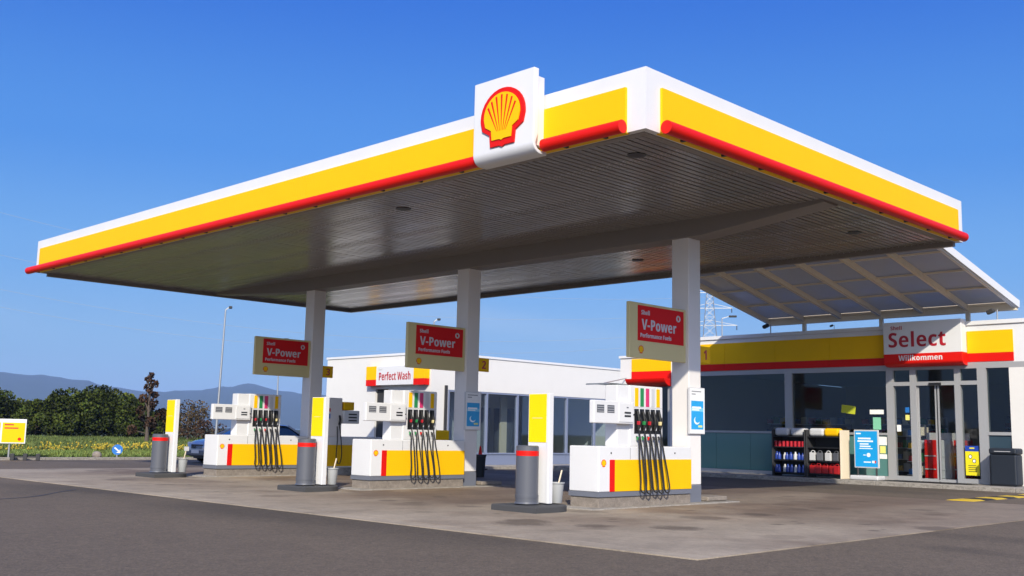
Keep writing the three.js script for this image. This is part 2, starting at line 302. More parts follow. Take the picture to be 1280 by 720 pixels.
// ---------------------------------------------------------------- canopy
const CX0 = -31.28, CX1 = -8.91, CZ0 = -23.1, CZ1 = -11.64, SOF = 5.7, TOP = 6.63, COLX = [-12.43, -19.0, -25.62], COLZ = -17.61;
{
  const c = thing('forecourt_canopy', 'large flat canopy over the pumps with white, yellow and red edge', 'canopy', [-19.0, 0, COLZ]);
  const ox = 19.0, oz = -COLZ, B = (x0, x1, y0, y1, z0, z1, f = bx) => f(x0 + ox, x1 + ox, y0, y1, z0 + oz, z1 + oz);
  const T = 0.12;
  part('fascia', B(CX0, CX1, SOF, TOP, CZ1 - T, CZ1), M.white, c); part('fascia', B(CX0, CX1, SOF, TOP, CZ0, CZ0 + T), M.white, c);
  part('fascia', B(CX1 - T, CX1 - 0.001, SOF + 0.001, TOP - 0.001, CZ0 + T + 0.001, CZ1 - T - 0.001), M.white, c); part('fascia', B(CX0 + 0.001, CX0 + T, SOF + 0.001, TOP - 0.001, CZ0 + T + 0.001, CZ1 - T - 0.001), M.white, c);
  part('roof_deck', B(CX0 + T + 0.002, CX1 - T - 0.002, 5.88, 6.45, CZ0 + T + 0.002, CZ1 - T - 0.002), M.deck, c);
  // yellow cladding panels
  const yp = (n, a0, a1, mk) => { for (let k = 0; k < n; k++) part('yellow_panel', mk(a0 + (a1 - a0) / n * k + 0.0012, a0 + (a1 - a0) / n * (k + 1) - 0.0012), M.yellow, c); };
  yp(8, -31.0, -9.25, (a, b) => B(a, b, 5.705, 6.38, CZ1 + 0.001, CZ1 + 0.045));
  yp(4, -22.8, -11.98, (a, b) => B(CX1 + 0.001, CX1 + 0.045, 5.705, 6.38, a, b));
  yp(8, -31.0, -9.25, (a, b) => B(a, b, 5.705, 6.38, CZ0 - 0.045, CZ0 - 0.001)); yp(4, -22.8, -11.98, (a, b) => B(CX0 - 0.045, CX0 - 0.001, 5.705, 6.38, a, b));
  // red tubes on brackets
  const tb = (a, b, alongX) => {
    const len = b - a, g = new THREE.CylinderGeometry(0.1, 0.1, len, 24).rotateZ(alongX ? Math.PI / 2 : 0); if (!alongX) g.rotateX(Math.PI / 2);
    const o = part('red_tube', g, M.red, c); o.position.set(alongX ? (a + b) / 2 + ox : CX1 + 0.17 + ox, 5.745, alongX ? CZ1 + 0.17 + oz : (a + b) / 2 + oz);
    const n = Math.max(2, Math.round(len / 1.08));
    for (let k = 0; k < n; k++) { const s = a + len * (k + 0.5) / n; part('tube_bracket', alongX ? B(s - 0.025, s + 0.025, 5.655, 5.70, CZ1 + 0.046, CZ1 + 0.2) : B(CX1 + 0.046, CX1 + 0.2, 5.655, 5.70, s - 0.025, s + 0.025), M.dark, c); }
  };
  tb(-31.4, -12.2, true); tb(-10.76, -9.2, true); tb(-22.75, -11.9, false);
  part('yellow_return', B(-31.0, -9.25, 5.685, 5.699, CZ1 - 0.06, CZ1 + 0.05), M.yellow, c); part('yellow_return', B(CX1 - 0.06, CX1 + 0.05, 5.685, 5.699, -22.8, -11.98), M.yellow, c);
  // lip under the fascia
  part('edge_angle', B(CX0 + T, CX1 - T, 5.690, 5.705, CZ1 - 0.26, CZ1 - T - 0.001), M.beam, c); part('edge_angle', B(CX1 - 0.26, CX1 - T - 0.001, 5.690, 5.705, CZ0 + 0.27, CZ1 - 0.27), M.beam, c);
  part('edge_angle', B(CX0 + T, CX1 - T, 5.60, 5.705, CZ0 + T + 0.001, CZ0 + 0.26), M.beam, c); part('edge_angle', B(CX0 + T + 0.001, CX0 + 0.26, 5.60, 5.705, CZ0 + 0.27, CZ1 - 0.27), M.beam, c);
  // soffit slats, front bay and rear bay
  const x0 = CX0 + 0.28, x1 = CX1 - 0.28, n = 146, w = (x1 - x0) / n;
  const gf = rb(-w / 2 + 0.015, w / 2 - 0.015, 0, 0.022, -17.34 + oz, CZ1 - 0.28 + oz, 0.007, 1), gbk = rb(-w / 2 + 0.015, w / 2 - 0.015, 0, 0.022, CZ0 + 0.28 + oz, -17.88 + oz, 0.007, 1);
  for (let k = 0; k < n; k++) { const x = x0 + w * (k + 0.5) + ox; for (const g of [gf, gbk]) { const o = part('soffit_slat', g, M.slat, c); o.position.set(x, 5.70 + rr(-0.002, 0.002), 0); } }
  // recessed round lamps (switched off) in the soffit
  for (const [lx, lz] of [[-9.9, -12.7], [-15.9, -12.9], [-16.0, -20.6], [-10.2, -20.6]]) part('downlight', cyl(0.15, 0.15, 0.02, lx + ox, 5.688, lz + oz, 24), M.black, c);
  { // beam over the columns, its underside rising towards both free ends
    const e0 = CX0 + 0.27 + ox, e1 = CX1 - 0.27 + ox, q = poly([[e0, 5.86], [e0, 5.66], [-26.4 + ox, 5.36], [-11.9 + ox, 5.36], [e1, 5.66], [e1, 5.86]]);
    part('main_beam', metricUV(extrude(q, 0.52, 0.012)).translate(0, 0, -17.87 + oz + 0.012), M.beam, c);
  }
  for (const x of COLX) {
    const o = part('column', B(x - 0.21, x + 0.21, 0.37, 5.359, -17.82, -17.40, (...q) => rb(...q, 0.02)), M.columnPaint, c);
    part('column_foot', B(x - 0.214, x + 0.214, 0.01, 0.368, -17.824, -17.396, (...q) => rb(...q, 0.02)), M.plinthGrey, o);
  }
}
// emblem box on the front edge
{
  const t = thing('emblem_sign', 'white box with red and yellow scallop emblem on canopy front edge', 'sign', [-11.48, 5.62, -11.42]);
  const s = new THREE.Shape(); s.moveTo(0.14, 1.34); s.lineTo(0.14, 0.16); s.absarc(-0.02, 0.16, 0.16, 0, -Math.PI / 2, true); s.lineTo(-0.14, 0); s.lineTo(-0.14, 0.03); s.lineTo(-0.02, 0.03); s.absarc(-0.02, 0.16, 0.13, -Math.PI / 2, 0, false); s.lineTo(0.06, 0.3); s.lineTo(0.06, 1.34); // profile: (z, y)
  part('box', extrude(s, 1.36, 0.012).rotateY(-Math.PI / 2).translate(0.68, 0, 0), M.white, t);
  part('back_frame', bx(-0.60, 0.60, 0.15, 1.27, -0.172, 0.045), M.white, t);
  badge(t, 0.93, [0.02, 0.67, 0.155], 0, 0.035);
}

// ---------------------------------------------------------------- islands, pumps, bollards
const paperBars = (c, x, y, w, n, h, gap, col) => { c.fillStyle = col; for (let k = 0; k < n; k++) c.fillRect(x, y + k * (h + gap), w * (0.7 + 0.3 * ((k * 37) % 10) / 10), h); };
const posterTex = canvasTex(128, 300, (c, w, h) => {
  c.fillStyle = '#ecebe8'; c.fillRect(0, 0, w, h); c.fillStyle = '#8a8a8a'; c.fillRect(14, 18, 86, 7); c.fillRect(14, 36, 36, 7);
  c.fillStyle = '#2aa0dc'; c.fillRect(10, 84, w - 20, 190); c.fillStyle = '#7cc8ea'; c.fillRect(10, 130, w - 20, 24); c.fillStyle = '#f4f6f6'; c.fillRect(18, 122, 80, 14); c.fillRect(18, 140, 64, 8);
  c.fillStyle = '#e7f3f8'; c.beginPath(); c.arc(60, 215, 26, 0, 7); c.fill(); c.fillStyle = '#2aa0dc'; c.beginPath(); c.arc(66, 208, 22, 0, 7); c.fill(); c.fillStyle = '#d8dd8a'; c.fillRect(72, 246, 36, 14);
});
const posterMat = std(0xffffff, 0.35, { map: posterTex });
const plane = (w, h) => new THREE.PlaneGeometry(w, h);
function makePump(label, pos, full) {
  const p = thing('fuel_pump', label, 'fuel pump', pos, 0, 'fuel pumps on the islands'), Z = -2.83;
  part('concrete_base', rb(-0.33, 0.33, 0.0, 0.205, Z + 0.0, -0.02, 0.01), M.oldConcrete, p);
  part('skirt', bx(-0.355, 0.355, 0.206, 0.292, Z - 0.005, 0.005), M.plinthGrey, p);
  const lc = part('lower_cabinet', rb(-0.35, 0.35, 0.293, 1.105, Z, 0, 0.02), M.white, p);
  part('upper_cabinet', rb(0.03, 0.315, 1.1, 2.225, -1.0, -0.55, 0.02), M.white, p);
  part('nozzle_tower', rb(0.0, 0.335, 1.1, 2.235, -1.92, -0.9, 0.025), M.white, p);
  for (const s of [1, -1]) {
    const side = (n, x0, x1, y0, y1, z0, z1, m, par = p, f = bx) => part(n, f(s > 0 ? x0 : -x1, s > 0 ? x1 : -x0, y0, y1, z0, z1), m, par);
    const r = (...q) => rb(...q, 0.004, 1);
    side('yellow_panel', 0.348, 0.358, 0.297, 0.865, Z + 0.003, -0.452, M.yellow, lc, r); side('red_stripe', 0.348, 0.358, 0.297, 0.865, -0.45, -0.305, M.red, lc, r);
    side('panel_seam', 0.3501, 0.3515, 0.868, 1.08, -0.905, -0.897, M.grey, lc);
    side('door_seam', 0.3581, 0.3588, 0.30, 0.862, -1.62, -1.614, M.grey, lc); side('cabinet_lock', 0.3501, 0.356, 0.97, 1.0, -0.36, -0.33, M.dark, lc); side('cabinet_lock', 0.3501, 0.356, 0.97, 1.0, -2.3, -2.27, M.dark, lc);
    badge(lc, 0.13, [s * 0.351, 0.80, -0.14], s * Math.PI / 2, 0.02, true);
    if (s < 0) continue;
    const dsp = part('display_box', rb(s > 0 ? 0.325 : -0.44, s > 0 ? 0.44 : -0.325, 1.51, 1.92, -0.9, s > 0 ? 0.25 : -0.25, 0.02), M.white, p);
    if (s > 0) for (const z of [0.17, -0.12]) { side('screen', 0.438, 0.443, 1.70, 1.84, z - 0.2, z, M.grey, dsp); }
    if (s > 0) for (const z of [0.17, -0.12]) for (let k = 0; k < 3; k++) side('screen_line', 0.4431, 0.4445, 1.72 + k * 0.042, 1.728 + k * 0.042, z - 0.19, z - 0.01, M.silver, dsp);
    side('card_terminal', 0.438, 0.452, 1.545, 1.885, -0.86, -0.44, M.white, dsp, (...q) => rb(...q, 0.006, 1));
    for (const y of [1.64, 1.70]) side('card_slot', 0.4521, 0.458, y, y + 0.032, -0.78, -0.60, M.black, dsp); side('keyhole', 0.4521, 0.458, 1.80, 1.82, -0.71, -0.66, M.grey, dsp);
    side('warning_label', 0.3351, 0.3365, 1.14, 1.20, -1.86, -1.5, M.silver, p); side('price_strip', 0.4381, 0.4395, 1.555, 1.60, -0.36, 0.14, M.silver, dsp); side('tower_seam', 0.3351, 0.3358, 1.822, 1.826, -1.9, -0.94, M.grey, p);
    side('button', 0.4382, 0.456, 1.67, 1.70, -0.895, -0.872, M.black, dsp);
    const cols = [M.yellow, M.green, M.pink, M.silver, M.yellow], tips = [M.darkRed, M.green, M.darkRed, M.black, M.beige];
    for (let k = 0; k < 5; k++) {
      const z = -1.10 - k * 0.166;
      side('grade_plate', 0.333, 0.343, 1.845, 2.19, z - 0.052, z + 0.052, cols[k], p, r);
      const b = side('nozzle_bay', 0.333, 0.340, 1.34, 1.80, z - 0.068, z + 0.068, M.black, p, r);
      // nozzle hung in its bay
      const nz = [tube([V(s * 0.36, 1.76, z), V(s * 0.385, 1.66, z), V(s * 0.40, 1.56, z), V(s * 0.385, 1.44, z)], 0.026, 8, 8), tube([V(s * 0.375, 1.70, z), V(s * 0.445, 1.58, z), V(s * 0.40, 1.43, z)], 0.012, 8, 6)];
      const no = part('nozzle', merge(nz), M.rubber, p); part('nozzle_cover', rb(s > 0 ? 0.362 : -0.43, s > 0 ? 0.43 : -0.362, 1.50, 1.575, z - 0.03, z + 0.03, 0.014), tips[k], no);
      part('spout_guard', rb(s > 0 ? 0.35 : -0.40, s > 0 ? 0.40 : -0.35, 1.40, 1.49, z - 0.05, z - 0.015, 0.01), M.silver, no);
      const sw = rr(-0.05, 0.0) + 0.012 * k, b0 = rr(0.2, 0.26);
      part('hose', tube([V(s * 0.345, 1.29, z + 0.01), V(s * 0.40, 1.24, z + 0.01), V(s * 0.43, 0.9, z + 0.02), V(s * 0.44, 0.5, z - 0.02 - sw * 0.4), V(s * 0.45, b0 + 0.05, z - 0.03 - sw), V(s * 0.47, b0, z - 0.075 - sw), V(s * 0.485, b0 + 0.05, z - 0.12 - sw), V(s * 0.46, 0.55, z - 0.12 - sw * 0.8), V(s * 0.42, 1.0, z - 0.07), V(s * 0.385, 1.45, z)], 0.0155, 40, 7), M.rubber, p);
      part('hose_socket', cyl(0.024, 0.024, 0.06, s * 0.375, 1.225, z + 0.01, 10), [M.green, M.green, M.red, M.dark, M.dark][k], p);
    }
  }
  return p;
}
makePump('white and yellow fuel pump on the nearest island, beside number 1 column', [-12.45, 0.01, -14.47]);
makePump('white and yellow fuel pump on the middle island, beside number 2 column', [-19.02, 0.01, -14.47]);
makePump('white and yellow fuel pump on the farthest island, in front of the parked car', [-25.64, 0.01, -14.47]);
{ // shaded rear dispenser behind column 3
  const p = thing('fuel_pump', 'shaded grey and orange pump behind the number 3 column', 'fuel pump', [-25.64, 0.01, -17.86], 0, 'fuel pumps on the islands');
  part('concrete_base', rb(-0.33, 0.33, 0, 0.205, -2.3, -0.02, 0.01), M.rawConcrete, p);
  part('lower_cabinet', rb(-0.35, 0.35, 0.208, 1.105, -2.3, 0, 0.02), M.white, p); part('yellow_panel', bx(0.351, 0.36, 0.25, 0.865, -2.28, -0.02), M.yellow, p);
  part('tower', rb(-0.3, 0.36, 1.1, 2.23, -0.62, 0, 0.03), M.columnPaint, p); part('display_box', rb(-0.3, 0.46, 1.49, 1.87, -1.18, -0.62, 0.02), M.white, p);
  for (let k = 0; k < 3; k++) part('screen', bx(0.461, 0.466, 1.56 + k * 0.09, 1.60 + k * 0.09, -1.08, -0.78), M.dark, p);
  part('top_sign', rb(-0.2, 0.4, 1.88, 2.12, -1.02, -0.66, 0.02), M.yellow, p); part('sticker', bx(0.361, 0.364, 1.62, 1.76, -0.2, -0.06), M.blue, p); part('sticker', bx(0.361, 0.364, 1.82, 1.92, -0.2, -0.06), M.red, p);
  part('nozzle', tube([V(0.40, 1.72, -0.5), V(0.43, 1.6, -0.5), V(0.40, 1.45, -0.5)], 0.03, 8, 8), M.rubber, p);
  part('hose', tube([V(0.37, 1.4, -0.45), V(0.42, 1.0, -0.44), V(0.44, 0.45, -0.42), V(0.46, 0.3, -0.5), V(0.46, 0.5, -0.58), V(0.44, 1.0, -0.56), V(0.40, 1.46, -0.5)], 0.0145, 30, 7), M.rubber, p);
}
const rowWord = ['nearest', 'middle', 'farthest'];
COLX.forEach((cx, i) => {
  const w = rowWord[i];
  // low concrete islands and the dark island head
  const isl = new THREE.Group(); isl.name = numbered('pump_island'); isl.position.set(cx, 0, -17.6); isl.userData.kind = 'structure'; scene.add(isl);
  part('kerb_slab', rb(-0.52, 0.52, -0.04, 0.032, -1.15, 3.55, 0.015), M.rawConcrete, isl); part('rear_kerb', rb(-0.28, 0.28, 0.034, 0.13, -1.05, -0.35, 0.03), M.oldConcrete, isl);
  const st = new THREE.Shape(); st.absarc(0, 0, 0.5, Math.PI, 0, true); st.lineTo(0.5, -0.55); st.lineTo(-0.5, -0.55); st.closePath();
  const head = single('island_head', `dark grey rounded island kerb under the bollard, ${w} pump`, 'kerb', extrude(st, 0.125, 0.02).rotateX(-Math.PI / 2), M.headGrey, [cx, 0.012, -13.22], 'island heads');
  const b = thing('bollard', `grey bollard with a red band at the ${w} pump island`, 'bollard', [cx - 0.05, 0.135, -13.03], 0, 'grey bollards');
  part('post', cyl(0.195, 0.195, 0.96, 0, 0.0, 0, 36), M.bollard, b); part('red_band', cyl(0.198, 0.198, 0.085, 0, 0.80, 0, 36), M.red, b); part('foot_ring', cyl(0.203, 0.203, 0.05, 0, 0.10, 0, 36), M.bollard, b); part('foot_flange', cyl(0.215, 0.2, 0.03, 0, 0.001, 0, 36), M.bollard, b);
  part('cap', cyl(0.19, 0.17, 0.012, 0, 0.961, 0, 36), M.bollard, b);
  const t = thing('totem', `upright white totem with a yellow panel behind the ${w} bollard`, 'totem', [cx - 0.03, 0.135, -13.32], 0, 'white and yellow totems');
  part('board', rb(-0.25, 0.25, 0, 1.87, -0.05, 0.05, 0.02), M.white, t);
  part('yellow_panel', rb(-0.225, 0.19, 1.03, 1.86, 0.047, 0.057, 0.004, 1), M.lemon, t);
  part('print_line', bx(-0.14, 0.10, 1.44, 1.452, 0.0571, 0.0578), M.beige, t); part('edge_profile', rb(0.2, 0.262, 0, 1.875, -0.055, 0.062, 0.012), M.white, t);
  const k = thing('bucket', `pale grey squeegee bucket beside the ${w} totem`, 'bucket', [cx + 0.10, 0.135, -13.62], 0, 'squeegee buckets');
  const bg = new THREE.LatheGeometry([[0.001, 0.004], [0.095, 0], [0.125, 0.33], [0.14, 0.33], [0.14, 0.35], [0.118, 0.35], [0.09, 0.02], [0.001, 0.02]].map(([x, y]) => new THREE.Vector2(x, y)), 24);
  part('pail', bg, M.pail, k); part('squeegee_handle', bar(V(-0.03, 0.03, 0.02), V(0.09, 0.56, -0.03), 0.022), M.cream, k); if (i === 2) part('squeegee_head', bx(0.02, 0.18, 0.55, 0.66, -0.06, -0.01), M.silver, k);
  // price-board sign
  const s = thing('advertising_sign', `red and beige advertising sign on the column of the ${w} island`, 'sign', [cx + 0.10, 2.79, -17.399], 0, 'red column signs');
  const fr = part('cabinet', rb(-0.04, 0.04, 0, 1.07, 0.0, 1.82, 0.015), M.beige, s); part('end_cap', rb(-0.043, 0.043, 0.003, 1.067, 1.78, 1.83, 0.012), M.beige, s);
  for (const q of [1, -1]) {
    part('red_face', q > 0 ? bx(0.038, 0.044, 0.335, 1.02, 0.08, 1.58) : bx(-0.044, -0.038, 0.335, 1.02, 0.08, 1.58), M.signRed, s);
    const txt = (str, size, z, y, m = M.silver) => { const g = lettering(str, size).rotateY(q * Math.PI / 2); part('lettering', g, m, s).position.set(q * 0.0442, y, z); };
    const zz = (v) => (q > 0 ? v : 1.66 - v);
    txt('Shell', 0.085, zz(1.34), 0.845); txt('V-Power', 0.205, zz(0.90), 0.555); txt('Performance Fuels', 0.08, zz(1.0), 0.405);
    const ring = new THREE.TorusGeometry(0.052, 0.017, 6, 20).rotateY(Math.PI / 2); part('ring_mark', ring, M.silver, s).position.set(q * 0.045, 0.86, zz(0.27));
    badge(s, 0.15, [q * 0.041, 0.165, zz(1.47)], q * Math.PI / 2, 0.02, true);
  }
  // number plate and poster
  const n = thing('number_plate', `small orange number plate at the back of the ${w} island's column`, 'number plate', [cx + 0.06, 2.82, -17.825], 0, 'column number plates');
  part('plate', rb(0.085, 0.125, 0, 0.34, -0.37, -0.001, 0.008), M.yellow, n); for (const q of [1, -1]) part('numeral', lettering(String(i + 1), 0.2).rotateY(q * Math.PI / 2), M.darkRed, n).position.set(q > 0 ? 0.1255 : 0.0845, 0.07, -0.19);
  if (i < 2) {
    const q = thing('poster_board', `white and blue poster board on the ${w} island's column`, 'poster', [cx + 0.211, 1.37, -17.62], 0, 'column posters');
    part('board', rb(0, 0.045, 0, 0.93, -0.27, 0.27, 0.01), M.silver, q); const pg = part('print', plane(0.5, 0.9).rotateY(Math.PI / 2), posterMat, q); pg.position.set(0.0475, 0.465, 0);
  }
});

// ---------------------------------------------------------------- shop
const ZF = -31.5, FL = 0.12;
{ // raised pavement in front of the shop
  const p = new THREE.Group(); p.name = 'pavement'; p.userData.kind = 'structure'; scene.add(p);
  part('paving', bx(-27.5, -7.5, -0.05, FL - 0.004, ZF - 0.3, -30.32), M.rawConcrete, p);
  const kg = rb(-0.497, 0.497, -0.1, FL, -30.32, -30.16, 0.02);
  for (let k = 0; k < 20; k++) part('kerb_stone', kg, M.rawConcrete, p).position.x = -27 + k;
  const sg = rb(-0.497, 0.497, FL - 0.0039, FL + 0.004, -0.585, 0.585, 0.003, 1);
  for (let k = 0; k < 20; k++) part('paving_slab', sg, M.rawConcrete, p).position.set(-27 + k, 0, -30.91);
}
{
  const s = thing('shop_building', 'low white shop with dark windows and a yellow and red band', 'shop', [-16.5, 0, -38]);
  const ox = 16.5, oz = 38, B = (x0, x1, y0, y1, z0, z1, f = bx) => f(x0 + ox, x1 + ox, y0, y1, z0 + oz, z1 + oz), P = (n, x0, x1, y0, y1, z0, z1, m, par = s) => part(n, B(x0, x1, y0, y1, z0, z1), m, par);
  const F0 = ZF, F1 = ZF - 0.2; // face and back of the facade frame
  P('floor', -22.6, -10.45, 0.02, FL + 0.01, -44, F1 - 0.002, std(L(0.12, 0.12, 0.12), 0.4)); P('back_wall', -22.6, -10.45, FL + 0.012, 4.3, -44.2, -44.002, M.cream); P('ceiling', -22.6, -10.45, 3.7, 3.8, -44, F1 - 0.03, M.silver);
  P('left_wall', -22.6, -22.42, FL + 0.012, 3.66, -44, F1 - 0.002, M.wallWhite); P('right_wall', -10.62, -10.45, FL + 0.012, 3.66, -44, F1 - 0.002, M.wallWhite);
  P('roof', -22.62, -10.43, 4.45, 4.6, -44.2, F1 - 0.01, M.galv);
  const fa = P('fascia', -22.62, -10.43, 3.662, 4.78, F1, F0, M.white); P('parapet_cap', -22.68, -10.38, 4.782, 4.90, F1 - 0.2, F0 + 0.05, M.white); P('parapet_side', -10.6, -10.43, 3.662, 4.78, -44.2, F1 - 0.002, M.white); P('parapet_side_cap', -10.66, -10.38, 4.782, 4.9, -44.2, F1 - 0.202, M.white);
  for (let k = 0; k < 4; k++) { const a = -22.6 + k * 2.0125; P('yellow_panel', a + 0.003, a + 2.009, 3.905, 4.63, F0 + 0.001, F0 + 0.02, M.yellow, fa); P('red_panel', a + 0.003, a + 2.009, 3.665, 3.9, F0 + 0.001, F0 + 0.024, M.red, fa); }
  P('yellow_panel', -12.14, -10.83, 3.945, 4.6, F0 + 0.001, F0 + 0.02, M.yellow, fa); P('red_panel', -12.14, -10.83, 3.69, 3.94, F0 + 0.001, F0 + 0.024, M.red, fa);
  P('header', -22.6, -10.47, 3.5, 3.66, F1 + 0.002, F0 - 0.002, M.frame);
  // frame posts
  const posts = [[-22.6, -22.38], [-18.24, -17.97], [-14.69, -14.46], [-13.93, -13.74], [-12.57, -12.40], [-11.90, -11.64]];
  for (const [a, b] of posts) P('frame_post', a, b, FL + 0.01, 3.499, F1 + 0.004, F0 - 0.004, M.frame);
  P('end_pillar', -10.99, -10.45, FL + 0.01, 3.499, F1 + 0.003, F0 - 0.001, M.wallWhite);
  P('sill', -22.378, -18.242, 1.5, 1.57, F1 + 0.004, F0 + 0.01, M.frame); P('sill', -17.968, -14.692, 1.5, 1.57, F1 + 0.004, F0 + 0.01, M.frame); P('sill', -11.638, -10.992, 1.55, 1.64, F1 + 0.004, F0 + 0.002, M.frame);
  P('base_rail', -22.378, -18.242, FL + 0.01, 0.24, F1 + 0.004, F0 - 0.006, M.frame); P('base_rail', -17.968, -14.692, FL + 0.01, 0.24, F1 + 0.004, F0 - 0.006, M.frame);
  // lower panels
  for (const [a, b, n] of [[-22.376, -18.244, 3], [-17.966, -14.694, 2]]) for (let k = 0; k < n; k++) P('spandrel_panel', a + (b - a) / n * k + 0.004, a + (b - a) / n * (k + 1) - 0.004, 0.244, 1.497, F0 - 0.1, F0 - 0.05, M.teal);
  P('spandrel_panel', -11.636, -10.994, FL + 0.012, 1.547, F0 - 0.1, F0 - 0.05, M.slate);
  // panes
  const pane = (a, b, y0, y1, m = M.glass) => { const o = part('window_pane', plane(b - a, y1 - y0), m, s); o.position.set((a + b) / 2 + ox, (y0 + y1) / 2, F0 - 0.08 + oz); return o; };
  pane(-22.376, -18.244, 1.572, 3.498); pane(-17.966, -14.694, 1.572, 3.498); pane(-11.636, -10.994, 1.642, 3.498);
  // entrance: transom bar, three top lights, two side lights, two sliding leaves
  for (const [a, b] of [[-14.458, -13.932], [-13.738, -12.572], [-12.398, -11.902]]) { P('transom', a, b, 3.02, 3.14, F1 + 0.006, F0 - 0.004, M.frame); pane(a + 0.002, b - 0.002, 3.142, 3.498); }
  for (const [a, b] of [[-14.458, -13.932], [-12.398, -11.902]]) { P('bottom_rail', a, b, FL + 0.01, 0.27, F1 + 0.006, F0 - 0.006, M.frame); pane(a + 0.002, b - 0.002, 0.272, 3.018, M.clearGlass); }
  for (const [a, b] of [[-13.735, -13.16], [-13.12, -12.575]]) {
    const d = P('sliding_door', a, b, FL + 0.012, 0.22, F0 - 0.13, F0 - 0.09, M.frame);
    P('door_stile', a, a + 0.045, 0.222, 3.018, F0 - 0.13, F0 - 0.09, M.frame, d); P('door_stile', b - 0.045, b, 0.222, 3.018, F0 - 0.13, F0 - 0.09, M.frame, d);
    const g = part('door_pane', plane(b - a - 0.092, 2.79), M.clearGlass, d); g.position.set((a + b) / 2 + ox, 1.62, F0 - 0.11 + oz);
  }
  P('door_sensor', -13.32, -12.96, 3.03, 3.1, F0 - 0.003, F0 + 0.05, M.black); P('door_gap_seal', -13.157, -13.123, 0.2, 3.01, F0 - 0.14, F0 - 0.1, M.black);
}
{ // welcome sign over the door
  const t = thing('shop_sign', 'white and red welcome sign box above the shop door', 'sign', [-13.35, 3.6, ZF + 0.026]);
  part('white_box', rb(-1.2, 1.2, 0.37, 1.36, 0, 0.36, 0.015), M.white, t);
  const s = new THREE.Shape(); s.moveTo(0, 0.365); s.lineTo(0.37, 0.365); s.lineTo(0.37, 0.13); s.quadraticCurveTo(0.36, 0.02, 0.12, 0); s.lineTo(0, 0);
  part('red_base', extrude(s, 2.41, 0.008).rotateY(-Math.PI / 2).translate(1.205, 0, 0), M.red, t);
  const tx = (str, size, x, y, m, z = 0.3615) => part('lettering', lettering(str, size), m, t).position.set(x, y, z);
  tx('Shell', 0.115, -0.78, 1.12, M.darkRed); tx('Select', 0.45, -0.15, 0.585, M.darkRed); tx('Willkommen', 0.16, -0.05, 0.165, M.white, 0.379);
}
{ // lower wing at the far end
  const t = thing('shop_wing', 'lower white wing of the shop with a curved red awning', 'building', [-24.6, 0, -36]);
  const ox = 24.6, oz = 36, P = (n, x0, x1, y0, y1, z0, z1, m) => part(n, bx(x0 + ox, x1 + ox, y0, y1, z0 + oz, z1 + oz), m, t);
  P('front_wall', -26.5, -25.75, -0.1, 4.40, -33.2, -33, M.wallWhite); P('front_wall', -24.05, -22.64, -0.1, 4.40, -33.2, -33, M.wallWhite); P('front_wall', -25.748, -24.052, 3.3, 4.40, -33.2, -33.002, M.wallWhite);
  P('side_wall', -26.5, -26.3, -0.1, 4.40, -42, -33.202, M.wallWhite); P('roof', -26.55, -22.64, 4.402, 4.5, -42, -32.95, M.white); P('back_wall', -26.29, -22.64, -0.1, 4.39, -42, -41.8, M.wallWhite);
  P('yellow_panel', -25.9, -24.0, 3.85, 4.35, -32.998, -32.96, M.yellow); P('red_panel', -25.9, -24.0, 3.55, 3.848, -32.998, -32.955, M.red);
  const s = new THREE.Shape(); s.moveTo(0, 0.3); s.lineTo(0.45, 0.3); s.quadraticCurveTo(0.4, 0.05, 0, 0); part('awning', extrude(s, 1.9).rotateY(-Math.PI / 2).translate(-24.0 + ox, 3.24, -32.99 + oz), M.red, t);
  P('door_frame', -25.74, -25.62, -0.1, 3.295, -33.16, -33.02, M.frame); P('door_frame', -24.92, -24.82, -0.1, 3.295, -33.16, -33.02, M.frame); P('door_frame', -24.18, -24.06, -0.1, 3.295, -33.16, -33.02, M.frame);
  for (const [a, b] of [[-25.618, -24.922], [-24.818, -24.182]]) { const g = part('window_pane', plane(b - a, 3.3), M.glass, t); g.position.set((a + b) / 2 + ox, 1.6, -33.09 + oz); }
  part('glass_visor', bx(-27.1 + ox, -25.9 + ox, 3.33, 3.35, -33 + oz, -31.6 + oz), M.clearGlass, t); part('visor_rail', bx(-27.1 + ox, -25.9 + ox, 3.29, 3.335, -31.62 + oz, -31.57 + oz), M.galv, t); part('visor_arm', bar(V(-26.2 + ox, 3.6, -33 + oz), V(-26.2 + ox, 3.34, -31.6 + oz), 0.03), M.galv, t);
}
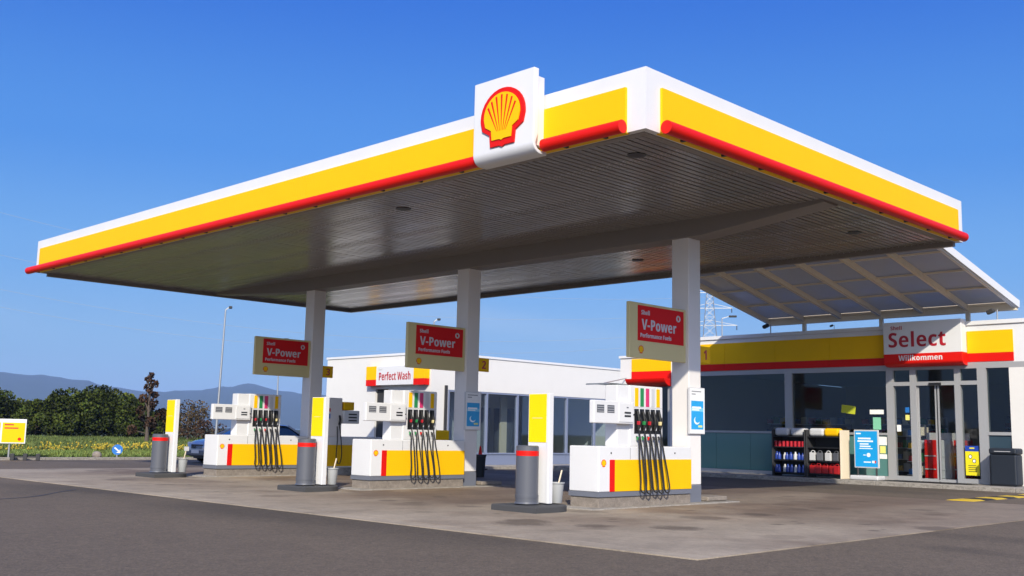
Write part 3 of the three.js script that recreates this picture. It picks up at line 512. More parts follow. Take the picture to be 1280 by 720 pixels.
{ // tilted module roof behind the canopy
  const G0 = V(-11.0, 5.5, -32.5), m = 0.19, xs = [-19.4, -18.02, -16.64, -15.25, -13.86, -12.47, -11.08], zEnd = -22.9;
  const t = thing('module_roof', 'tilted dark glass module roof on cream rafters above the shop', 'roof', [-15.2, 4.9, -32.5]);
  const ox = 15.2, oy = -4.9, oz = 32.5, Y = (z) => G0.y + m * (z - G0.z), pt = (x, z, d = 0) => V(x + ox, Y(z) + d + oy, z + oz);
  for (const x of xs) part('rafter', bar(pt(x, -32.5, -0.09), pt(x, zEnd, -0.09), 0.10, 0.16), x === -11.08 ? M.white : M.cream, t);
  const rows = 6, dz = (zEnd + 32.4) / rows;
  for (let j = 0; j <= rows; j++) { const z = -32.4 + dz * j; for (let i = 0; i < 6; i++) part('purlin', bar(pt(xs[i] + 0.055, z, -0.035), pt(xs[i + 1] - 0.055, z, -0.035), 0.06, 0.05), M.cream, t); }
  part('gutter', bx(-19.45 + ox, -11.03 + ox, 5.27 + oy, 5.53 + oy, -32.60 + oz, -32.44 + oz), M.cream, t); part('edge_trim', bar(pt(-11.0, -32.6, -0.03), pt(-11.0, zEnd, -0.03), 0.05, 0.22), M.white, t);
  const ang = Math.atan(m), len = dz / Math.cos(ang);
  for (let i = 0; i < 6; i++) for (let j = 0; j < rows; j++) {
    const g = rb(-0.692, 0.692, 0, 0.035, -len / 2 + 0.008, len / 2 - 0.008, 0.006, 1), o = part('module', g, M.module, t);
    o.position.copy(pt((xs[i] + xs[i + 1]) / 2, -32.4 + dz * (j + 0.5), 0.0)); o.rotation.x = -ang;
  }
  for (const x of [-18.02, -15.25, -12.47]) { part('post', bx(x - 0.06 + ox, x + 0.06 + ox, 4.45 + oy, 5.268 + oy, -32.56 + oz, -32.46 + oz), M.cream, t); part('front_post', bx(x - 0.06 + ox, x + 0.06 + ox, 6.45 + oy, Y(-23.0) - 0.18 + oy, -23.05 + oz, -22.99 + oz), M.cream, t); }
}
// small fittings on the parapet
const flood = (label, x, z) => { const t = thing('floodlight', label, 'floodlight', [x, 4.9, z], 0, 'parapet floodlights'); part('stem', cyl(0.02, 0.02, 0.3, 0, 0, 0, 8), M.galv, t); part('lamp_head', rb(-0.2, 0.02, 0.24, 0.36, -0.07, 0.07, 0.03).rotateZ(0.35), M.dark, t); return t; };
flood('small dark floodlight on the shop parapet below the left end of the module roof', -18.75, ZF - 0.02); flood('small pale floodlight on the shop parapet at its right end', -11.25, ZF - 0.02); flood('low dark floodlight on the shop parapet left of the welcome sign', -16.4, ZF - 0.02).scale.setScalar(0.5);

// goods in front of and inside the shop
function rack(label, x0, x1) {
  const t = thing('sales_rack', label, 'shelf rack', [(x0 + x1) / 2, FL + 0.006, -30.75], 0, 'racks in front of the shop'), w = (x1 - x0) / 2;
  part('back_panel', bx(-w + 0.03, w - 0.03, 0.05, 1.5, -0.3, -0.27), M.dark, t); for (const s of [-1, 1]) part('side_panel', rb(s > 0 ? w - 0.04 : -w, s > 0 ? w : -w + 0.04, 0, 1.5, -0.3, 0.28, 0.01), s > 0 && x1 > -16 ? M.cream : M.dark, t);
  for (const y of [0.1, 0.5, 0.92, 1.26]) part('shelf', bx(-w + 0.042, w - 0.042, y, y + 0.035, -0.268, 0.25), M.black, t);
  return t;
}
rack('dark rack of blue bottles outside the shop window', -18.15, -16.95); rack('dark rack of red canisters outside the shop window', -16.92, -15.72);
{
  const bottle = new THREE.LatheGeometry([[0.001, 0], [0.06, 0], [0.063, 0.02], [0.06, 0.16], [0.025, 0.2], [0.024, 0.24], [0.001, 0.242]].map(([x, y]) => new THREE.Vector2(x, y)), 12);
  const can = merge([rb(-0.1, 0.1, 0, 0.25, -0.06, 0.06, 0.02), tube([V(-0.06, 0.24, 0), V(-0.04, 0.30, 0), V(0.05, 0.30, 0), V(0.07, 0.24, 0)], 0.014, 8, 6)]);
  const bag = rb(-0.26, 0.26, 0, 0.26, -0.18, 0.18, 0.09);
  const oilBlue = std(L(0.02, 0.05, 0.28), 0.3), oilRed = std(L(0.4, 0.012, 0.012), 0.35), y0 = FL + 0.006;
  for (let r = 0; r < 2; r++) for (let k = 0; k < 8; k++) { const o = single('oil_bottle', 'small blue bottle standing in the left sales rack', 'bottle', bottle, k % 3 === 2 ? M.silver : oilBlue, [-18.03 + k * 0.138 + rr(-0.02, 0.02), y0 + [0.136, 0.536][r], -30.55 + rr(-0.07, 0.05)], 'blue bottles in the rack'); o.scale.setScalar(rr(0.88, 1.08)); if (k % 3 === 2) { o.userData.label = 'small pale bottle standing in the left sales rack'; o.userData.group = 'pale bottles in the rack'; } }
  for (let k = 0; k < 8; k++) single('can', 'small dark red can on the upper shelf of the left rack', 'can', cyl(0.05, 0.05, 0.17, 0, 0, 0, 12), M.darkRed, [-18.03 + k * 0.138, y0 + 0.956, -30.55], 'cans in the rack');
  for (let k = 0; k < 5; k++) single('canister', 'red canister on the lowest shelf of the right rack', 'canister', can, oilRed, [-16.76 + k * 0.22, y0 + 0.136, -30.55 + rr(-0.08, 0.04)], 'red canisters in the rack').rotation.y = rr(-0.2, 0.2);
  for (let k = 0; k < 4; k++) single('canister', 'black and grey canister on the middle shelf of the right rack', 'canister', can, k % 2 ? M.grey : M.silver, [-16.72 + k * 0.26, y0 + 0.536, -30.55 + rr(-0.08, 0.04)], 'grey canisters in the rack').rotation.y = rr(-0.25, 0.25);
  const bags = [[-17.85, M.silver, 'white bag lying on top of the left rack'], [-17.27, M.silver, 'white and red bag lying on top of the left rack, near its neighbour'], [-16.62, M.silver, 'white bag lying on top of the right rack'], [-16.1, M.yellow, 'yellow bag lying on top of the right rack']];
  for (const [x, m, l] of bags) { const o = single('bag', l, 'bag', bag, m, [x, y0 + 1.295, -30.75]); }
  single('bag', 'small red bag squeezed onto the left rack', 'bag', rb(-0.08, 0.08, 0, 0.2, -0.1, 0.1, 0.04), M.red, [-17.02 - 0.02, y0 + 1.30, -30.72]);
}
{ // pavement stand with a blue poster
  const t = thing('pavement_stand', 'pavement stand with a blue poster in front of the shop', 'sign stand', [-14.95, FL + 0.006, -30.62], 0);
  part('foot', rb(-0.46, 0.46, 0, 0.14, -0.26, 0.26, 0.05), M.silver, t); for (const x of [-0.3, 0.3]) part('spring', cyl(0.03, 0.03, 0.28, x, 0.13, 0, 10), M.dark, t);
  const b = part('frame', rb(-0.40, 0.40, 0.36, 1.52, -0.03, 0.03, 0.02), M.silver, t);
  const tex = canvasTex(160, 240, (c, w, h) => { c.fillStyle = '#1b9ede'; c.fillRect(0, 0, w, h); c.fillStyle = '#eef6fa'; c.fillRect(8, 12, 36, 9); c.fillRect(22, 44, 92, 11); c.fillRect(18, 62, 112, 11); c.fillRect(34, 82, 64, 9); c.fillRect(34, 98, 78, 9); c.fillRect(30, 114, 96, 6); c.beginPath(); c.arc(96, 160, 14, 0, 7); c.fill(); c.fillRect(58, 158, 18, 6); c.fillRect(60, 204, 52, 8); c.fillRect(120, 198, 28, 16); c.fillStyle = '#e33c2e'; c.fillRect(138, 198, 10, 16); });
  part('poster', plane(0.72, 1.08), std(0xffffff, 0.3, { map: tex }), b).position.set(0, 0.94, 0.0315);
}
single('doormat', 'dark ribbed doormat in front of the shop door', 'doormat', (() => { const l = [bx(-1.25, 1.25, 0, 0.012, -0.42, 0.42)]; for (let k = 0; k < 14; k++) l.push(bx(-1.23, 1.23, 0.0121, 0.018, -0.4 + k * 0.058, -0.37 + k * 0.058)); return merge(l); })(), M.rubber, [-13.2, FL + 0.005, -31.02]);
{ // litter bin at the right end
  const t = thing('litter_bin', 'dark blue litter bin against the wall right of the door', 'litter bin', [-11.05, FL + 0.006, -31.15], 0);
  part('body', rb(-0.36, 0.36, 0.02, 0.88, -0.26, 0.26, 0.05), M.navy, t); part('lid', rb(-0.38, 0.38, 0.881, 1.06, -0.28, 0.28, 0.06), M.navy, t); part('slot', bx(-0.22, 0.22, 0.96, 0.975, 0.279, 0.284), M.silver, t); part('base', bx(-0.33, 0.33, 0, 0.03, -0.24, 0.24), M.black, t);
}
{ // things seen through and stuck on the glass
  const sheetAt = (name, label, x, y, w, h, m, z = ZF - 0.074) => { const o = single(name, label, 'notice', bx(-w / 2, w / 2, -h / 2, h / 2, -0.002, 0.002), m, [x, y, z]); return o; };
  const ylw = canvasTex(96, 180, (c, w, h) => { c.fillStyle = '#e8d818'; c.fillRect(0, 0, w, h); c.fillStyle = '#1d3f9e'; c.fillRect(0, 0, w, 34); c.fillStyle = '#e8d818'; c.fillRect(30, 10, 34, 8); c.fillStyle = '#4a4a30'; c.beginPath(); c.arc(34, 66, 13, 0, 7); c.fill(); c.beginPath(); c.arc(60, 92, 13, 0, 7); c.fill(); c.fillStyle = '#fff'; c.beginPath(); c.arc(34, 66, 9, 0, 7); c.fill(); c.beginPath(); c.arc(60, 92, 9, 0, 7); c.fill(); c.fillStyle = '#6d6a28'; for (let k = 0; k < 4; k++) c.fillRect(18, 118 + k * 12, 56, 5); });
  const o = single('notice', 'yellow and blue notice on the side light right of the door', 'notice', plane(0.40, 0.86), std(0xffffff, 0.5, { map: ylw }), [-12.15, 0.80, ZF - 0.074]);
  const paper = (col, bars) => std(0xffffff, 0.6, { map: canvasTex(64, 64, (c, w, h) => { c.fillStyle = col; c.fillRect(0, 0, w, h); c.fillStyle = bars; for (let k = 0; k < 5; k++) c.fillRect(8, 8 + k * 11, 30 + (k * 17) % 20, 4); }) });
  const wp = paper('#efeee8', '#9a9a96'), yp = paper('#ece27a', '#8a8240'), gp = paper('#7fc4a0', '#3d7458'), yg = paper('#b9bf2c', '#5c6414');
  const Zt = ZF - 0.048;
  sheetAt('notice', 'white paper notice at the top of the teal panel left of the door', -14.90, 1.32, 0.34, 0.26, wp, Zt); sheetAt('notice', 'small yellow notice in the middle of the teal panel left of the door', -14.87, 1.05, 0.18, 0.22, yp, Zt); sheetAt('notice', 'small white notice at the bottom of the teal panel left of the door', -14.86, 0.84, 0.24, 0.14, wp, Zt);
  sheetAt('notice', 'green paper notice low on the large window left of the door', -15.05, 1.86, 0.26, 0.38, gp); sheetAt('notice', 'narrow white strip notice on the large window, above the green one', -15.05, 2.22, 0.46, 0.14, wp);
  const fl = sheetAt('notice', 'yellow green flag sticker tilted on the large window', -16.0, 2.3, 0.48, 0.26, yg); fl.rotation.z = -0.12;
  for (const [y, m, l] of [[2.28, M.blue, 'blue sticker high on the left side light'], [2.05, yp, 'yellow sticker below the blue one on the left side light'], [1.72, wp, 'white sticker near the left edge of the left side light']]) sheetAt('sticker', l, y > 1.9 ? -14.06 : -14.34, y, 0.13, y > 1.9 ? 0.16 : 0.2, m);
  // goods inside the door
  const tower = (label, x, z, m, h = 1.25) => { const t = thing('goods_display', label, 'display', [x, FL + 0.012, z], 0, 'displays inside the shop'); part('plinth', rb(-0.2, 0.2, 0, 0.08, -0.2, 0.2, 0.01), M.silver, t); part('body', rb(-0.19, 0.19, 0.082, h, -0.19, 0.19, 0.03), m, t); for (const y of [0.35, 0.75]) part('shelf_edge', bx(-0.17, 0.17, y, y + 0.03, 0.19, 0.215), M.silver, t); part('top_card', bx(-0.17, 0.17, h + 0.001, h + 0.22, -0.02, 0.02), M.silver, t); };
  tower('red goods display just inside the door, leftmost', -13.62, -32.3, M.red); tower('white goods display inside the door, between red ones', -13.2, -32.35, M.silver); tower('red goods display behind the meeting door leaves', -12.95, -32.6, M.red); tower('dark red goods display inside the right door leaf', -12.65, -32.3, M.darkRed);
  const sh = (label, x0, x1, z, h) => { const t = thing('shop_shelf', label, 'shelf', [(x0 + x1) / 2, FL + 0.012, z], 0, 'shelves inside the shop'), w = (x1 - x0) / 2; part('carcass', bx(-w, w, 0, h, -0.45, -0.4), M.grey, t); for (let y = 0.15; y < h - 0.1; y += 0.4) { part('shelf_board', bx(-w, w, y, y + 0.03, -0.4, 0), M.silver, t); for (let k = 0; k < (x1 - x0) / 0.3; k++) part('goods_box', bx(-w + 0.03 + k * 0.3, -w + 0.26 + k * 0.3, y + 0.031, y + 0.2 + (k * 7 % 4) * 0.03, -0.35, -0.05), [M.darkRed, M.cream, M.blue, M.silver, M.yellow, M.green][(k * 5 + Math.round(y * 10)) % 6], t); } };
  sh('long shop shelf with boxes behind the left window', -22, -18.6, -36.5, 2.0); sh('long shop shelf with boxes behind the large window', -17.6, -14.9, -35.6, 2.0); sh('tall shop shelf with boxes at the back, opposite the door', -14.4, -11.2, -40.5, 2.2); sh('low goods shelf just inside the left side light', -14.4, -13.95, -32.2, 1.7);
}
{ // yellow and black cable ramp on the ground at the right
  const t = thing('cable_ramp', 'yellow and black striped ramp lying on the ground at right', 'ramp', [-9.7, 0, -26.8]);
  const s = new THREE.Shape(); s.moveTo(-0.32, 0); s.lineTo(-0.2, 0.022); s.lineTo(0.2, 0.022); s.lineTo(0.32, 0);
  for (let k = 0; k < 7; k++) part('segment', extrude(s, 0.69).translate(0, 0.001, -2.45 + k * 0.7), k % 2 ? M.rubber : std(L(0.62, 0.42, 0.02), 0.7, { map: paintTone }), t);
}

// ---------------------------------------------------------------- car wash
{
  const XW = -33.5, ZW = -29.0, TOPW = 4.6, BY = -0.22;
  const w = thing('car_wash_building', 'long white car wash building with a row of windows', 'building', [-37.2, BY, -35.5]);
  const ox = 37.2, oy = -BY, oz = 35.5, P = (n, x0, x1, y0, y1, z0, z1, m, par = w) => part(n, bx(x0 + ox, x1 + ox, y0 + oy, y1 + oy, z0 + oz, z1 + oz), m, par);
  P('front_wall', -41, -37.25, BY, TOPW, ZW - 0.2, ZW, M.wallWhite); P('front_wall', -36.35, XW, BY, TOPW, ZW - 0.2, ZW, M.wallWhite); P('front_wall', -37.248, -36.352, 3.15, TOPW, ZW - 0.2, ZW - 0.001, M.wallWhite);
  P('door', -37.24, -36.36, BY, 3.148, ZW - 0.16, ZW - 0.1, M.dark);
  P('side_fascia', XW - 0.2, XW, 3.12, TOPW, -42, ZW - 0.202, M.wallWhite); P('side_wall', XW - 0.2, XW - 0.002, BY, 3.118, -30.0, ZW - 0.202, M.wallWhite);
  P('roof', -41.05, XW + 0.04, TOPW + 0.001, TOPW + 0.1, -42.05, ZW + 0.04, M.white); P('rear_wall', -41, XW, BY, TOPW, -42.2, -42.002, M.wallWhite); P('far_wall', -41, -40.8, BY, TOPW, -42, ZW - 0.202, M.wallWhite);
  P('floor', -40.78, XW - 0.21, BY, BY + 0.05, -41.98, ZW - 0.21, M.rawConcrete);
  const zs = [-30.0, -32.3, -34.25, -36.0, -37.65, -39.7, -42.0];
  for (let k = 0; k < 6; k++) {
    P('frame_post', XW - 0.16, XW - 0.01, 0.38, 3.118, zs[k] - 0.1, zs[k] - 0.0, M.frameBlue);
    const g = part('window_pane', plane(zs[k] - 0.102 - zs[k + 1], 2.56).rotateY(Math.PI / 2), M.coated, w); g.position.set(XW - 0.09 + ox, 1.74 + oy, (zs[k] - 0.1 + zs[k + 1]) / 2 + oz);
    P('base_panel', XW - 0.16, XW - 0.02, BY, 0.378, zs[k + 1] + 0.004, zs[k] - 0.004, M.frameBlue);
  }
  P('downpipe', XW + 0.001, XW + 0.08, 0.3, 3.3, -29.9, -29.78, M.dark); P('head_rail', XW - 0.16, XW - 0.012, 3.04, 3.118, -41.99, -30.102, M.frameBlue); P('sill_rail', XW - 0.16, XW + 0.02, 0.38, 0.45, -41.99, -30.102, M.frameBlue);
  // pale hanging strips and wash brushes inside
  for (const [z0, z1, m] of [[-31.1, -31.8, M.silver], [-32.6, -33.3, M.silver], [-34.6, -35.0, M.cream]]) P('strip_curtain', XW - 1.5, XW - 1.4, 0.2, 3.0, z1, z0, m);
  for (const z of [-31.4, -33.7, -35.3]) { const b = part('wash_brush', cyl(0.45, 0.5, 2.6, -35.4 + ox, BY + 0.1 + oy, z + oz, 24), M.grey, w); }
  // pavement along it
  const p = struct('wash_pavement', bx(XW + 0.002, XW + 1.6, -0.4, -0.08, -42, ZW + 0.6), M.rawConcrete);
  const s = thing('car_wash_sign', 'white sign with red lettering and yellow ends on the car wash', 'sign', [-35.6, 3.28, ZW + 0.002]);
  part('board', rb(-2.0, 2.0, 0.02, 0.86, 0, 0.28, 0.02), M.white, s);
  for (const q of [-1, 1]) { part('yellow_end', rb(q > 0 ? 1.28 : -2.01, q > 0 ? 2.01 : -1.28, 0.27, 0.865, -0.0, 0.29, 0.01), M.yellow, s); part('red_end', rb(q > 0 ? 1.28 : -2.01, q > 0 ? 2.01 : -1.28, 0.0, 0.268, -0.0, 0.29, 0.01), M.red, s); }
  part('lettering', lettering('Perfect Wash', 0.34).scale(0.74, 1, 1), M.darkRed, s).position.set(0, 0.24, 0.282); part('lettering', lettering('Shell', 0.09), M.silver, s).position.set(-1.0, 0.68, 0.282);
  const v = thing('vacuum_unit', 'yellow vacuum cabinet with white surround behind the middle pump', 'vacuum unit', [-30.4, -0.15, -26.75]);
  part('cabinet', rb(-0.3, 0.3, 0, 1.05, -0.3, 0.3, 0.03), M.white, v); part('hood', rb(-0.32, 0.32, 1.051, 1.53, -0.32, 0.32, 0.06), M.yellow, v); part('hose', tube([V(0.3, 0.9, 0.1), V(0.42, 0.6, 0.15), V(0.4, 0.2, 0.2), V(0.36, 0.7, 0.28)], 0.03, 16, 8), M.rubber, v);
  const c = thing('traffic_cone', 'red traffic cone beside the middle column', 'traffic cone', [-27.6, gh(-27.6, -26.3), -26.35]);
  part('base', rb(-0.2, 0.2, 0, 0.05, -0.2, 0.2, 0.02), M.rubber, c); part('cone', cyl(0.15, 0.025, 0.8, 0, 0.05, 0, 20), M.red, c); part('reflective_band', cyl(0.108, 0.078, 0.15, 0, 0.31, 0, 20), M.silver, c);
  const b = thing('litter_bin', 'black litter bin standing behind the middle column', 'litter bin', [-22.75, 0, -21.6]); part('body', cyl(0.22, 0.26, 0.62, 0, 0, 0, 20), M.black, b); part('rim', cyl(0.275, 0.275, 0.05, 0, 0.621, 0, 20), M.dark, b);
}

// ---------------------------------------------------------------- parked car
{
  const c = thing('parked_car', 'silver blue car parked behind the farthest pump', 'car', [-35.45, 0.0, -21.6], 0.03);
  const paint = new THREE.MeshPhysicalMaterial({ color: L(0.34, 0.36, 0.41), roughness: 0.35, metalness: 0.2, clearcoat: 1, clearcoatRoughness: 0.04 });
  const gl = new THREE.MeshPhysicalMaterial({ color: L(0.02, 0.03, 0.035), roughness: 0.04, clearcoat: 1, clearcoatRoughness: 0.02 });
  // hull from cross-sections along z: [z, half width, sill y, deck y]
  const secs = [[2.2, 0.62, 0.32, 0.62], [2.12, 0.78, 0.24, 0.74], [1.85, 0.86, 0.2, 0.84], [1.3, 0.89, 0.19, 0.93], [0.8, 0.9, 0.19, 0.99], [0, 0.9, 0.19, 1.01], [-1, 0.9, 0.19, 1.03], [-1.7, 0.88, 0.2, 1.04], [-2.1, 0.83, 0.26, 1.02], [-2.22, 0.72, 0.36, 0.95]];
  const ring = ([z, w, a, b]) => { const o = []; for (const [fx, fy] of [[0, 0], [0.75, 0], [0.97, 0.1], [1, 0.32], [0.985, 0.62], [0.95, 0.84], [0.86, 0.96], [0.6, 0.995], [0, 1]]) o.push(V(w * fx, a + (b - a) * fy, z)); for (let k = 7; k > 0; k--) o.push(V(-o[k].x, o[k].y, z)); return o; };
  const loft = (secs2, ringOf) => { const R = secs2.map(ringOf), n = R[0].length, pos = [], idx = []; R.forEach((r) => r.forEach((p) => pos.push(p.x, p.y, p.z))); for (let i = 0; i < R.length - 1; i++) for (let k = 0; k < n; k++) { const a = i * n + k, b = i * n + (k + 1) % n; idx.push(a, a + n, b, b, a + n, b + n); } for (const e of [0, R.length - 1]) { const m = pos.length / 3, q = R[e].reduce((s, p) => s.add(p), V(0, 0, 0)).divideScalar(n); pos.push(q.x, q.y, q.z); for (let k = 0; k < n; k++) { const a = e * n + k, b = e * n + (k + 1) % n; e ? idx.push(m, b, a) : idx.push(m, a, b); } } const g = new THREE.BufferGeometry(); g.setAttribute('position', new THREE.Float32BufferAttribute(pos, 3)); g.setIndex(idx); g.computeVertexNormals(); return g; };
  part('body', loft(secs, ring), paint, c);
  const cab = [[0.95, 0.72, 0.9, 0.99], [0.55, 0.72, 0.9, 1.2], [0.05, 0.68, 0.9, 1.42], [-0.5, 0.66, 0.9, 1.47], [-1.2, 0.66, 0.9, 1.44], [-1.75, 0.68, 0.9, 1.24], [-2.0, 0.7, 0.9, 1.05]];
  const ring2 = ([z, w, a, b]) => { const o = []; for (const [fx, fy] of [[0, 0], [1.18, 0], [1.15, 0.2], [1.06, 0.75], [0.98, 0.92], [0.85, 0.985], [0, 1]]) o.push(V(w * fx, a + (b - a) * fy, z)); for (let k = 5; k > 0; k--) o.push(V(-o[k].x, o[k].y, z)); return o; };
  part('greenhouse', loft(cab, ring2), gl, c);
  part('roof', loft([[0.12, 0.62, 1.39, 1.425], [-0.5, 0.62, 1.44, 1.485], [-1.2, 0.62, 1.41, 1.455], [-1.3, 0.6, 1.38, 1.42]], ring2), paint, c);
  for (const s of [-1, 1]) { part('pillar', bar(V(s * 0.80, 1.0, 0.98), V(s * 0.66, 1.43, 0.08), 0.05), paint, c); part('pillar', bar(V(s * 0.81, 1.0, -0.35), V(s * 0.69, 1.44, -0.38), 0.08, 0.03), paint, c); part('pillar', bar(V(s * 0.8, 1.0, -2.0), V(s * 0.66, 1.42, -1.3), 0.07), paint, c); part('mirror', rb(s > 0 ? 0.9 : -1.06, s > 0 ? 1.06 : -0.9, 0.98, 1.1, 0.55, 0.68, 0.04), paint, c);
    part('headlight', rb(s > 0 ? 0.42 : -0.8, s > 0 ? 0.8 : -0.42, 0.62, 0.76, 1.98, 2.13, 0.04), M.silver, c); part('tail_light', rb(s > 0 ? 0.5 : -0.82, s > 0 ? 0.82 : -0.5, 0.76, 0.92, -2.18, -2.06, 0.03), M.red, c);
    for (const z of [1.38, -1.34]) { const wh = part('wheel', new THREE.CylinderGeometry(0.32, 0.32, 0.21, 28).rotateZ(Math.PI / 2).translate(s * 0.81, 0.32, z), M.rubber, c); part('rim', new THREE.CylinderGeometry(0.21, 0.21, 0.03, 20).rotateZ(Math.PI / 2).translate(s * 0.915, 0.32, z), M.galv, wh); } }
  part('grille', rb(-0.4, 0.4, 0.5, 0.68, 2.1, 2.2, 0.02), M.dark, c); part('bumper', rb(-0.74, 0.74, 0.26, 0.46, 2.06, 2.25, 0.06), M.grey, c); part('number_plate', bx(-0.26, 0.26, 0.36, 0.47, 2.251, 2.262), M.silver, c); part('underbody', bx(-0.7, 0.7, 0.16, 0.3, -1.9, 1.9), M.black, c);
}

// ---------------------------------------------------------------- street furniture at the back
const polar = (b, d) => { const a = b * Math.PI / 180; return [-Math.sin(a) * d, 0, -Math.cos(a) * d]; };
function lamp(label, b, d, h, arm, lean = 0) {
  const t = thing('street_lamp', label, 'street lamp', polar(b, d), b * Math.PI / 180, 'street lamps'); t.rotation.z = lean;
  part('pole', cyl(0.075, 0.042, h, 0, 0, 0, 12), M.galv, t); part('arm', bar(V(0, h - 0.03, 0), V(arm, h + 0.12, 0), 0.06), M.galv, t); part('lamp_head', rb(Math.min(arm, arm * 2.2), Math.max(arm, arm * 2.2), h + 0.06, h + 0.2, -0.14, 0.14, 0.05), M.dark, t);
}
lamp('tall thin street lamp rising behind the parked car', 60.35, 60, 7.85, 0.16, -0.018); lamp('street lamp whose pole shows below the farthest red sign', 57.3, 84, 8.2, 0.3); lamp('street lamp head peeping over the middle red sign', 49.05, 70, 8.7, 0.2); lamp('double curved lamp beside the pylon, over the shop roof', 33.3, 80, 10.3, 0.5);
{ // yellow notice board on posts at the left edge
  const t = thing('notice_board', 'yellow notice board on posts at the left edge', 'sign', [-39.85, 0.06, -14.2], 1.15);
  part('board', rb(-0.95, 0.72, 0.52, 1.4, -0.03, 0.03, 0.01), M.white, t); part('yellow_field', bx(-0.9, -0.13, 0.56, 1.27, 0.0301, 0.036), M.yellow, t); part('yellow_field', bx(-0.07, 0.68, 0.56, 1.27, 0.0301, 0.036), M.yellow, t);
  for (const [y, w] of [[1.17, 0.3], [1.05, 0.46]]) part('print_line', bx(0.0, w, y, y + 0.045, 0.0361, 0.038), M.darkRed, t); part('red_mark', cyl(0.06, 0.06, 0.003, 0, 0, 0, 14).rotateX(Math.PI / 2), M.red, t).position.set(0.52, 0.68, 0.0362);
  for (const x of [-0.6, 0.2]) part('post', cyl(0.035, 0.035, 0.55, x, 0, -0.06, 10), M.galv, t);
}
{
  const t = thing('traffic_sign', 'round blue arrow sign on a short post by the field', 'traffic sign', [-39.9, 0.06, -18.5], 1.15);
  part('post', cyl(0.03, 0.03, 0.12, 0, 0, 0, 10), M.galv, t); part('disc', new THREE.CylinderGeometry(0.2, 0.2, 0.02, 28).rotateX(Math.PI / 2).translate(0, 0.31, 0), M.blue, t);
  part('arrow', extrude(poly([[-0.12, 0.14], [-0.17, 0.08], [0.04, -0.1], [-0.06, -0.16], [0.16, -0.18], [0.15, 0.04], [0.1, -0.05]]), 0.004).scale(0.74, 0.74, 1).translate(0, 0.31, 0.0105), M.white, t);
  const g = thing('parking_rail', 'low dark rail with three feet near the notice board', 'rail', [-38.9, 0, -14.65], 1.15); part('rail', bx(-0.45, 0.45, 0.1, 0.15, -0.03, 0.03), M.dark, g); for (const x of [-0.42, 0.0, 0.42]) part('foot', rb(x - 0.07, x + 0.07, 0, 0.24, -0.08, 0.08, 0.02), M.dark, g);
  const rk = new THREE.IcosahedronGeometry(0.21, 2), p = rk.attributes.position; for (let i = 0; i < p.count; i++) { const k = 1 + n2(p.getX(i) * 90 + 30, p.getY(i) * 90 + p.getZ(i) * 60) * 0.5; p.setXYZ(i, p.getX(i) * 1.1 * k, p.getY(i) * 0.75 * k, p.getZ(i) * 0.8 * k); } const rg = mergeVertices(rk); rg.computeVertexNormals();
  single('boulder', 'pale boulder at the edge of the field', 'boulder', rg, M.oldConcrete, [-40.0, 0.15, -17.75]);
}
{ // lattice pylon behind the shop, and its cables
  const [x, , z] = polar(33.95, 220), t = thing('pylon', 'grey lattice power pylon far behind the shop', 'pylon', [x, -0.06, z], 33.95 * Math.PI / 180);
  const H = 33.5, W = (y) => 3.2 * (1 - y / H * 0.86), legs = [], br = [], cn = [[-1, -1], [1, -1], [1, 1], [-1, 1]], C = ([a, b], y) => V(a * W(y), y, b * W(y));
  for (const c of cn) part('leg', bar(C(c, 0), C(c, H), 0.11), M.galv, t);
  for (let y = 0, k = 0; y < H - 1; k++) { const d = Math.max(1.3, W(y) * 1.6), y1 = Math.min(H, y + d); for (let f = 0; f < 4; f++) { br.push(bar(C(cn[f], y), C(cn[(f + 1) % 4], y1), 0.06), bar(C(cn[(f + 1) % 4], y), C(cn[f], y1), 0.06), bar(C(cn[f], y1), C(cn[(f + 1) % 4], y1), 0.05)); } y = y1; }
  const lat = part('lattice', merge(br), M.galv, t); lat.userData.kind = 'stuff';
  const arms = [[31.5, 3.2], [28.2, 4.6], [24.6, 5.6]];
  for (const [y, w] of arms) { part('cross_arm', merge([bar(V(-w, y, 0), V(w, y, 0), 0.16), bar(V(-w, y, 0), V(0, y + 1.1, 0), 0.1), bar(V(w, y, 0), V(0, y + 1.1, 0), 0.1)]), M.galv, t); for (const s of [-1, 1]) part('insulator', cyl(0.09, 0.09, 0.9, s * (w - 0.1), y - 0.95, 0, 8), M.dark, t); }
  // cables run left over the forecourt's background and on beyond the pylon
  const wire = std(L(0.3, 0.32, 0.36), 0.6);
  const cb = (label, a, b, sag, r) => { const pts = []; for (let k = 0; k <= 16; k++) { const u = k / 16; pts.push(V(a[0] + (b[0] - a[0]) * u, a[1] + (b[1] - a[1]) * u - sag * 4 * u * (1 - u), a[2] + (b[2] - a[2]) * u)); } const c0 = pts[0].clone(); single('power_cable', label, 'cable', tube(pts.map((p) => p.sub(c0)), r, 40, 5), wire, [c0.x, c0.y, c0.z], 'power cables'); };
  const far = (bb, d, y) => { const [a, , c] = polar(bb, d); return [a, y, c]; };
  [[0, 36.2, 42.5, 'highest of the thin cables crossing the sky at the left'], [1, 30.5, 34.5, 'second highest of the thin cables crossing the left sky'], [2, 24.5, 28.2, 'third of the thin cables crossing the left sky, below the canopy corner'], [2, 20.5, 25, 'lowest of the thin cables crossing the left sky']].forEach(([k, y0, y1, l]) => cb(l, [x, arms[Math.min(2, k)][0] - 1 - (y0 < 21 ? 2 : 0), z], far(77, 205, y1), 7, 0.022));
}

